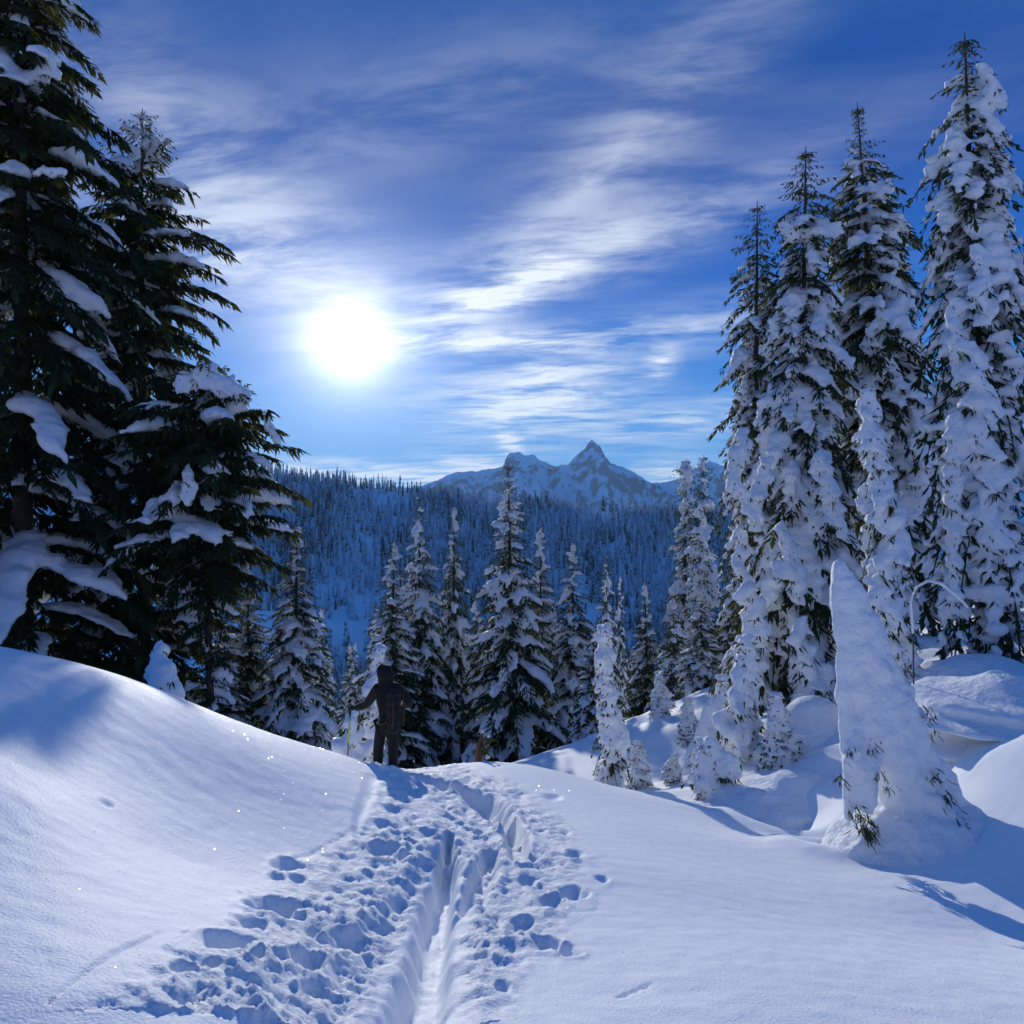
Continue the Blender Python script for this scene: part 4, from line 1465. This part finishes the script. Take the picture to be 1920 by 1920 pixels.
def hand(wrist, aim, grip_axis, side):
    """glove: palm and five fingers closed round a vertical shaft"""
    w = np.array(wrist)
    aim = np.array(aim) / np.linalg.norm(aim)
    gx = np.array(grip_axis) / np.linalg.norm(grip_axis)
    out = np.cross(aim, gx) * side
    pts, bn, rd = [w, w + aim * .05, w + aim * .09], [(0, 1), (1, 2)], [.034, (.045, .03), (.042, .026)]
    for k in range(4):
        kn = w + aim * .095 + gx * (.03 - .02 * k)
        ln = (.036, .041, .039, .031)[k]
        p1 = kn + aim * ln * .8 + out * ln * .5
        p2 = p1 + out * ln * .9 - aim * ln * .2
        p3 = p2 - aim * ln * .75 + out * .004
        n0 = len(pts)
        pts += [kn, p1, p2, p3]
        bn += [(2, n0), (n0, n0 + 1), (n0 + 1, n0 + 2), (n0 + 2, n0 + 3)]
        rd += [.013, .012, .011, .009]
    n0 = len(pts)
    b0 = w + aim * .045 + gx * .03
    pts += [b0, b0 + gx * .02 + out * .03, b0 + aim * .035 + out * .05]
    bn += [(1, n0), (n0, n0 + 1), (n0 + 1, n0 + 2)]
    rd += [.016, .014, .011]
    return skinned('glove', pts, bn, rd, M_GLOVE, per, 1)


hand(J['wrl'], (-.9, .3, -.15), (0, 0, 1), 1)
hand(J['wrr'], (-.25, .9, -.2), (0, 0, 1), -1)

# pack on the back, towards the camera and to the right
bk = empty('backpack', pf_ + Vector((.08, -.19, .95)))
bk.rotation_euler = (0, 0, math.radians(37))
pb = Blobs()
for z, w, d in ((.0, .125, .09), (.12, .14, .11), (.25, .14, .11), (.38, .13, .10), (.47, .11, .09)):
    pb.add((0, 0, z), np.diag([w, d, .11]))
pb.skin('pack_bag', 0.02, M_PACK, bk, rough=0.008, smooth=4, seed=6, freq=9)
pl_ = Blobs()
pl_.add((0, -.01, .52), np.diag([.12, .10, .06]))
pl_.add((0, -.03, .50), np.diag([.11, .09, .06]))
pl_.skin('lid', 0.02, M_PACK, bk, rough=0.005, smooth=3, seed=7, freq=9)
for sx in (-.09, .09):
    v, fc = tube([(sx, -.09, .5), (sx, -.135, .35), (sx, -.14, .15), (sx, -.11, .02)], [.012, .012, .012, .012])
    link_mesh('strap', v, fc, M_RUST, bk)
v, fc = tube([(-.13, -.03, .1), (-.17, .1, .05), (-.16, .25, .03)], [.018, .02, .02])
link_mesh('hip_belt', v, fc, M_RUST, bk)
tag(bk, 'dark rucksack with rust coloured straps on the back of the person', 'rucksack')

# pole in the outstretched hand
pt_ = at(650, 1326, 11.75)
pb_ = at(650, 1428, 11.75)
pb_.z = ground_z(pb_.x, pb_.y) - 0.12
hx = pf_ + Vector(J['wrl']) + Vector((-.105, .04, -.02))
pole = empty('trekking_pole', pb_)
top = hx - pb_ + Vector((0, 0, .06))
ax = np.array(top)
v, fc = tube([ax * 0, ax * .5], [.008, .011])
link_mesh('lower_shaft', v, fc, M_ALLOY, pole)
v, fc = tube([ax * .48, ax * .9], [.0135, .0135])
link_mesh('upper_shaft', v, fc, M_LIME, pole)
v, fc = tube([ax * .88, ax * .93, ax * .97, ax], [.014, .019, .017, .021])
link_mesh('grip', v, fc, M_GLOVE, pole)
v, fc = tube([ax * .13, ax * .14, ax * .15], [.015, .055, .015], 12)
link_mesh('basket', v, fc, M_GLOVE, pole)
tag(pole, 'lime and black trekking pole planted left of the person', 'trekking pole')

# ------------------------------------------------------------------ loose flat ice crystals that flash in the sun
m, t, b = new_mat('ice_crystal')
b.inputs['Base Color'].default_value = (0.9, 0.95, 1, 1)
b.inputs['Specular IOR Level'].default_value = 1.0
b.inputs['Roughness'].default_value = 0.15
gc = np.random.default_rng(3)
nc = 14000
Yk = np.sqrt(gc.uniform(2.6 ** 2, 11.0 ** 2, nc))
Xk = Yk * gc.uniform(-0.68, 0.68, nc)
from mathutils.bvhtree import BVHTree
ri = np.clip(np.searchsorted(yr, Yk), 1, ny - 1)
ci = np.clip(np.round((Xk / Yk - ur[0]) / (ur[1] - ur[0])).astype(int), 0, nx - 1)
Xk, Yk, Zk = Xg[ri, ci], Yg[ri, ci], H[ri, ci]
ok = tm[ri, ci] < 0.5
Xk, Yk, Zk = Xk[ok], Yk[ok], Zk[ok]
nc = len(Xk)
tx, ty = gc.normal(0, 0.22, nc), gc.normal(0, 0.22, nc)
nrm = np.stack([tx, ty, np.ones(nc)], 1)
nrm /= np.linalg.norm(nrm, axis=1, keepdims=True)
a1 = np.cross(nrm, [0.3, 1, 0])
a1 /= np.linalg.norm(a1, axis=1, keepdims=True)
a2 = np.cross(nrm, a1)
sz = gc.uniform(0.0012, 0.0037, nc) * (0.6 + 0.10 * Yk)
hexa = np.arange(6) / 6 * 2 * np.pi
V = np.stack([Xk, Yk, Zk + 0.004], 1)[:, None] + sz[:, None, None] * (np.cos(hexa)[None, :, None] * a1[:, None] + np.sin(hexa)[None, :, None] * a2[:, None])
tri = (np.arange(nc) * 6)[:, None, None] + np.array([[0, 1, 2], [0, 2, 3], [0, 3, 4], [0, 4, 5]])[None]
cry = link_mesh('ice_crystals', V.reshape(-1, 3), tri.reshape(-1, 3), m, smooth=False)
tag(cry, 'glittering ice crystals scattered over the open snow', 'ice crystals', kind='stuff')
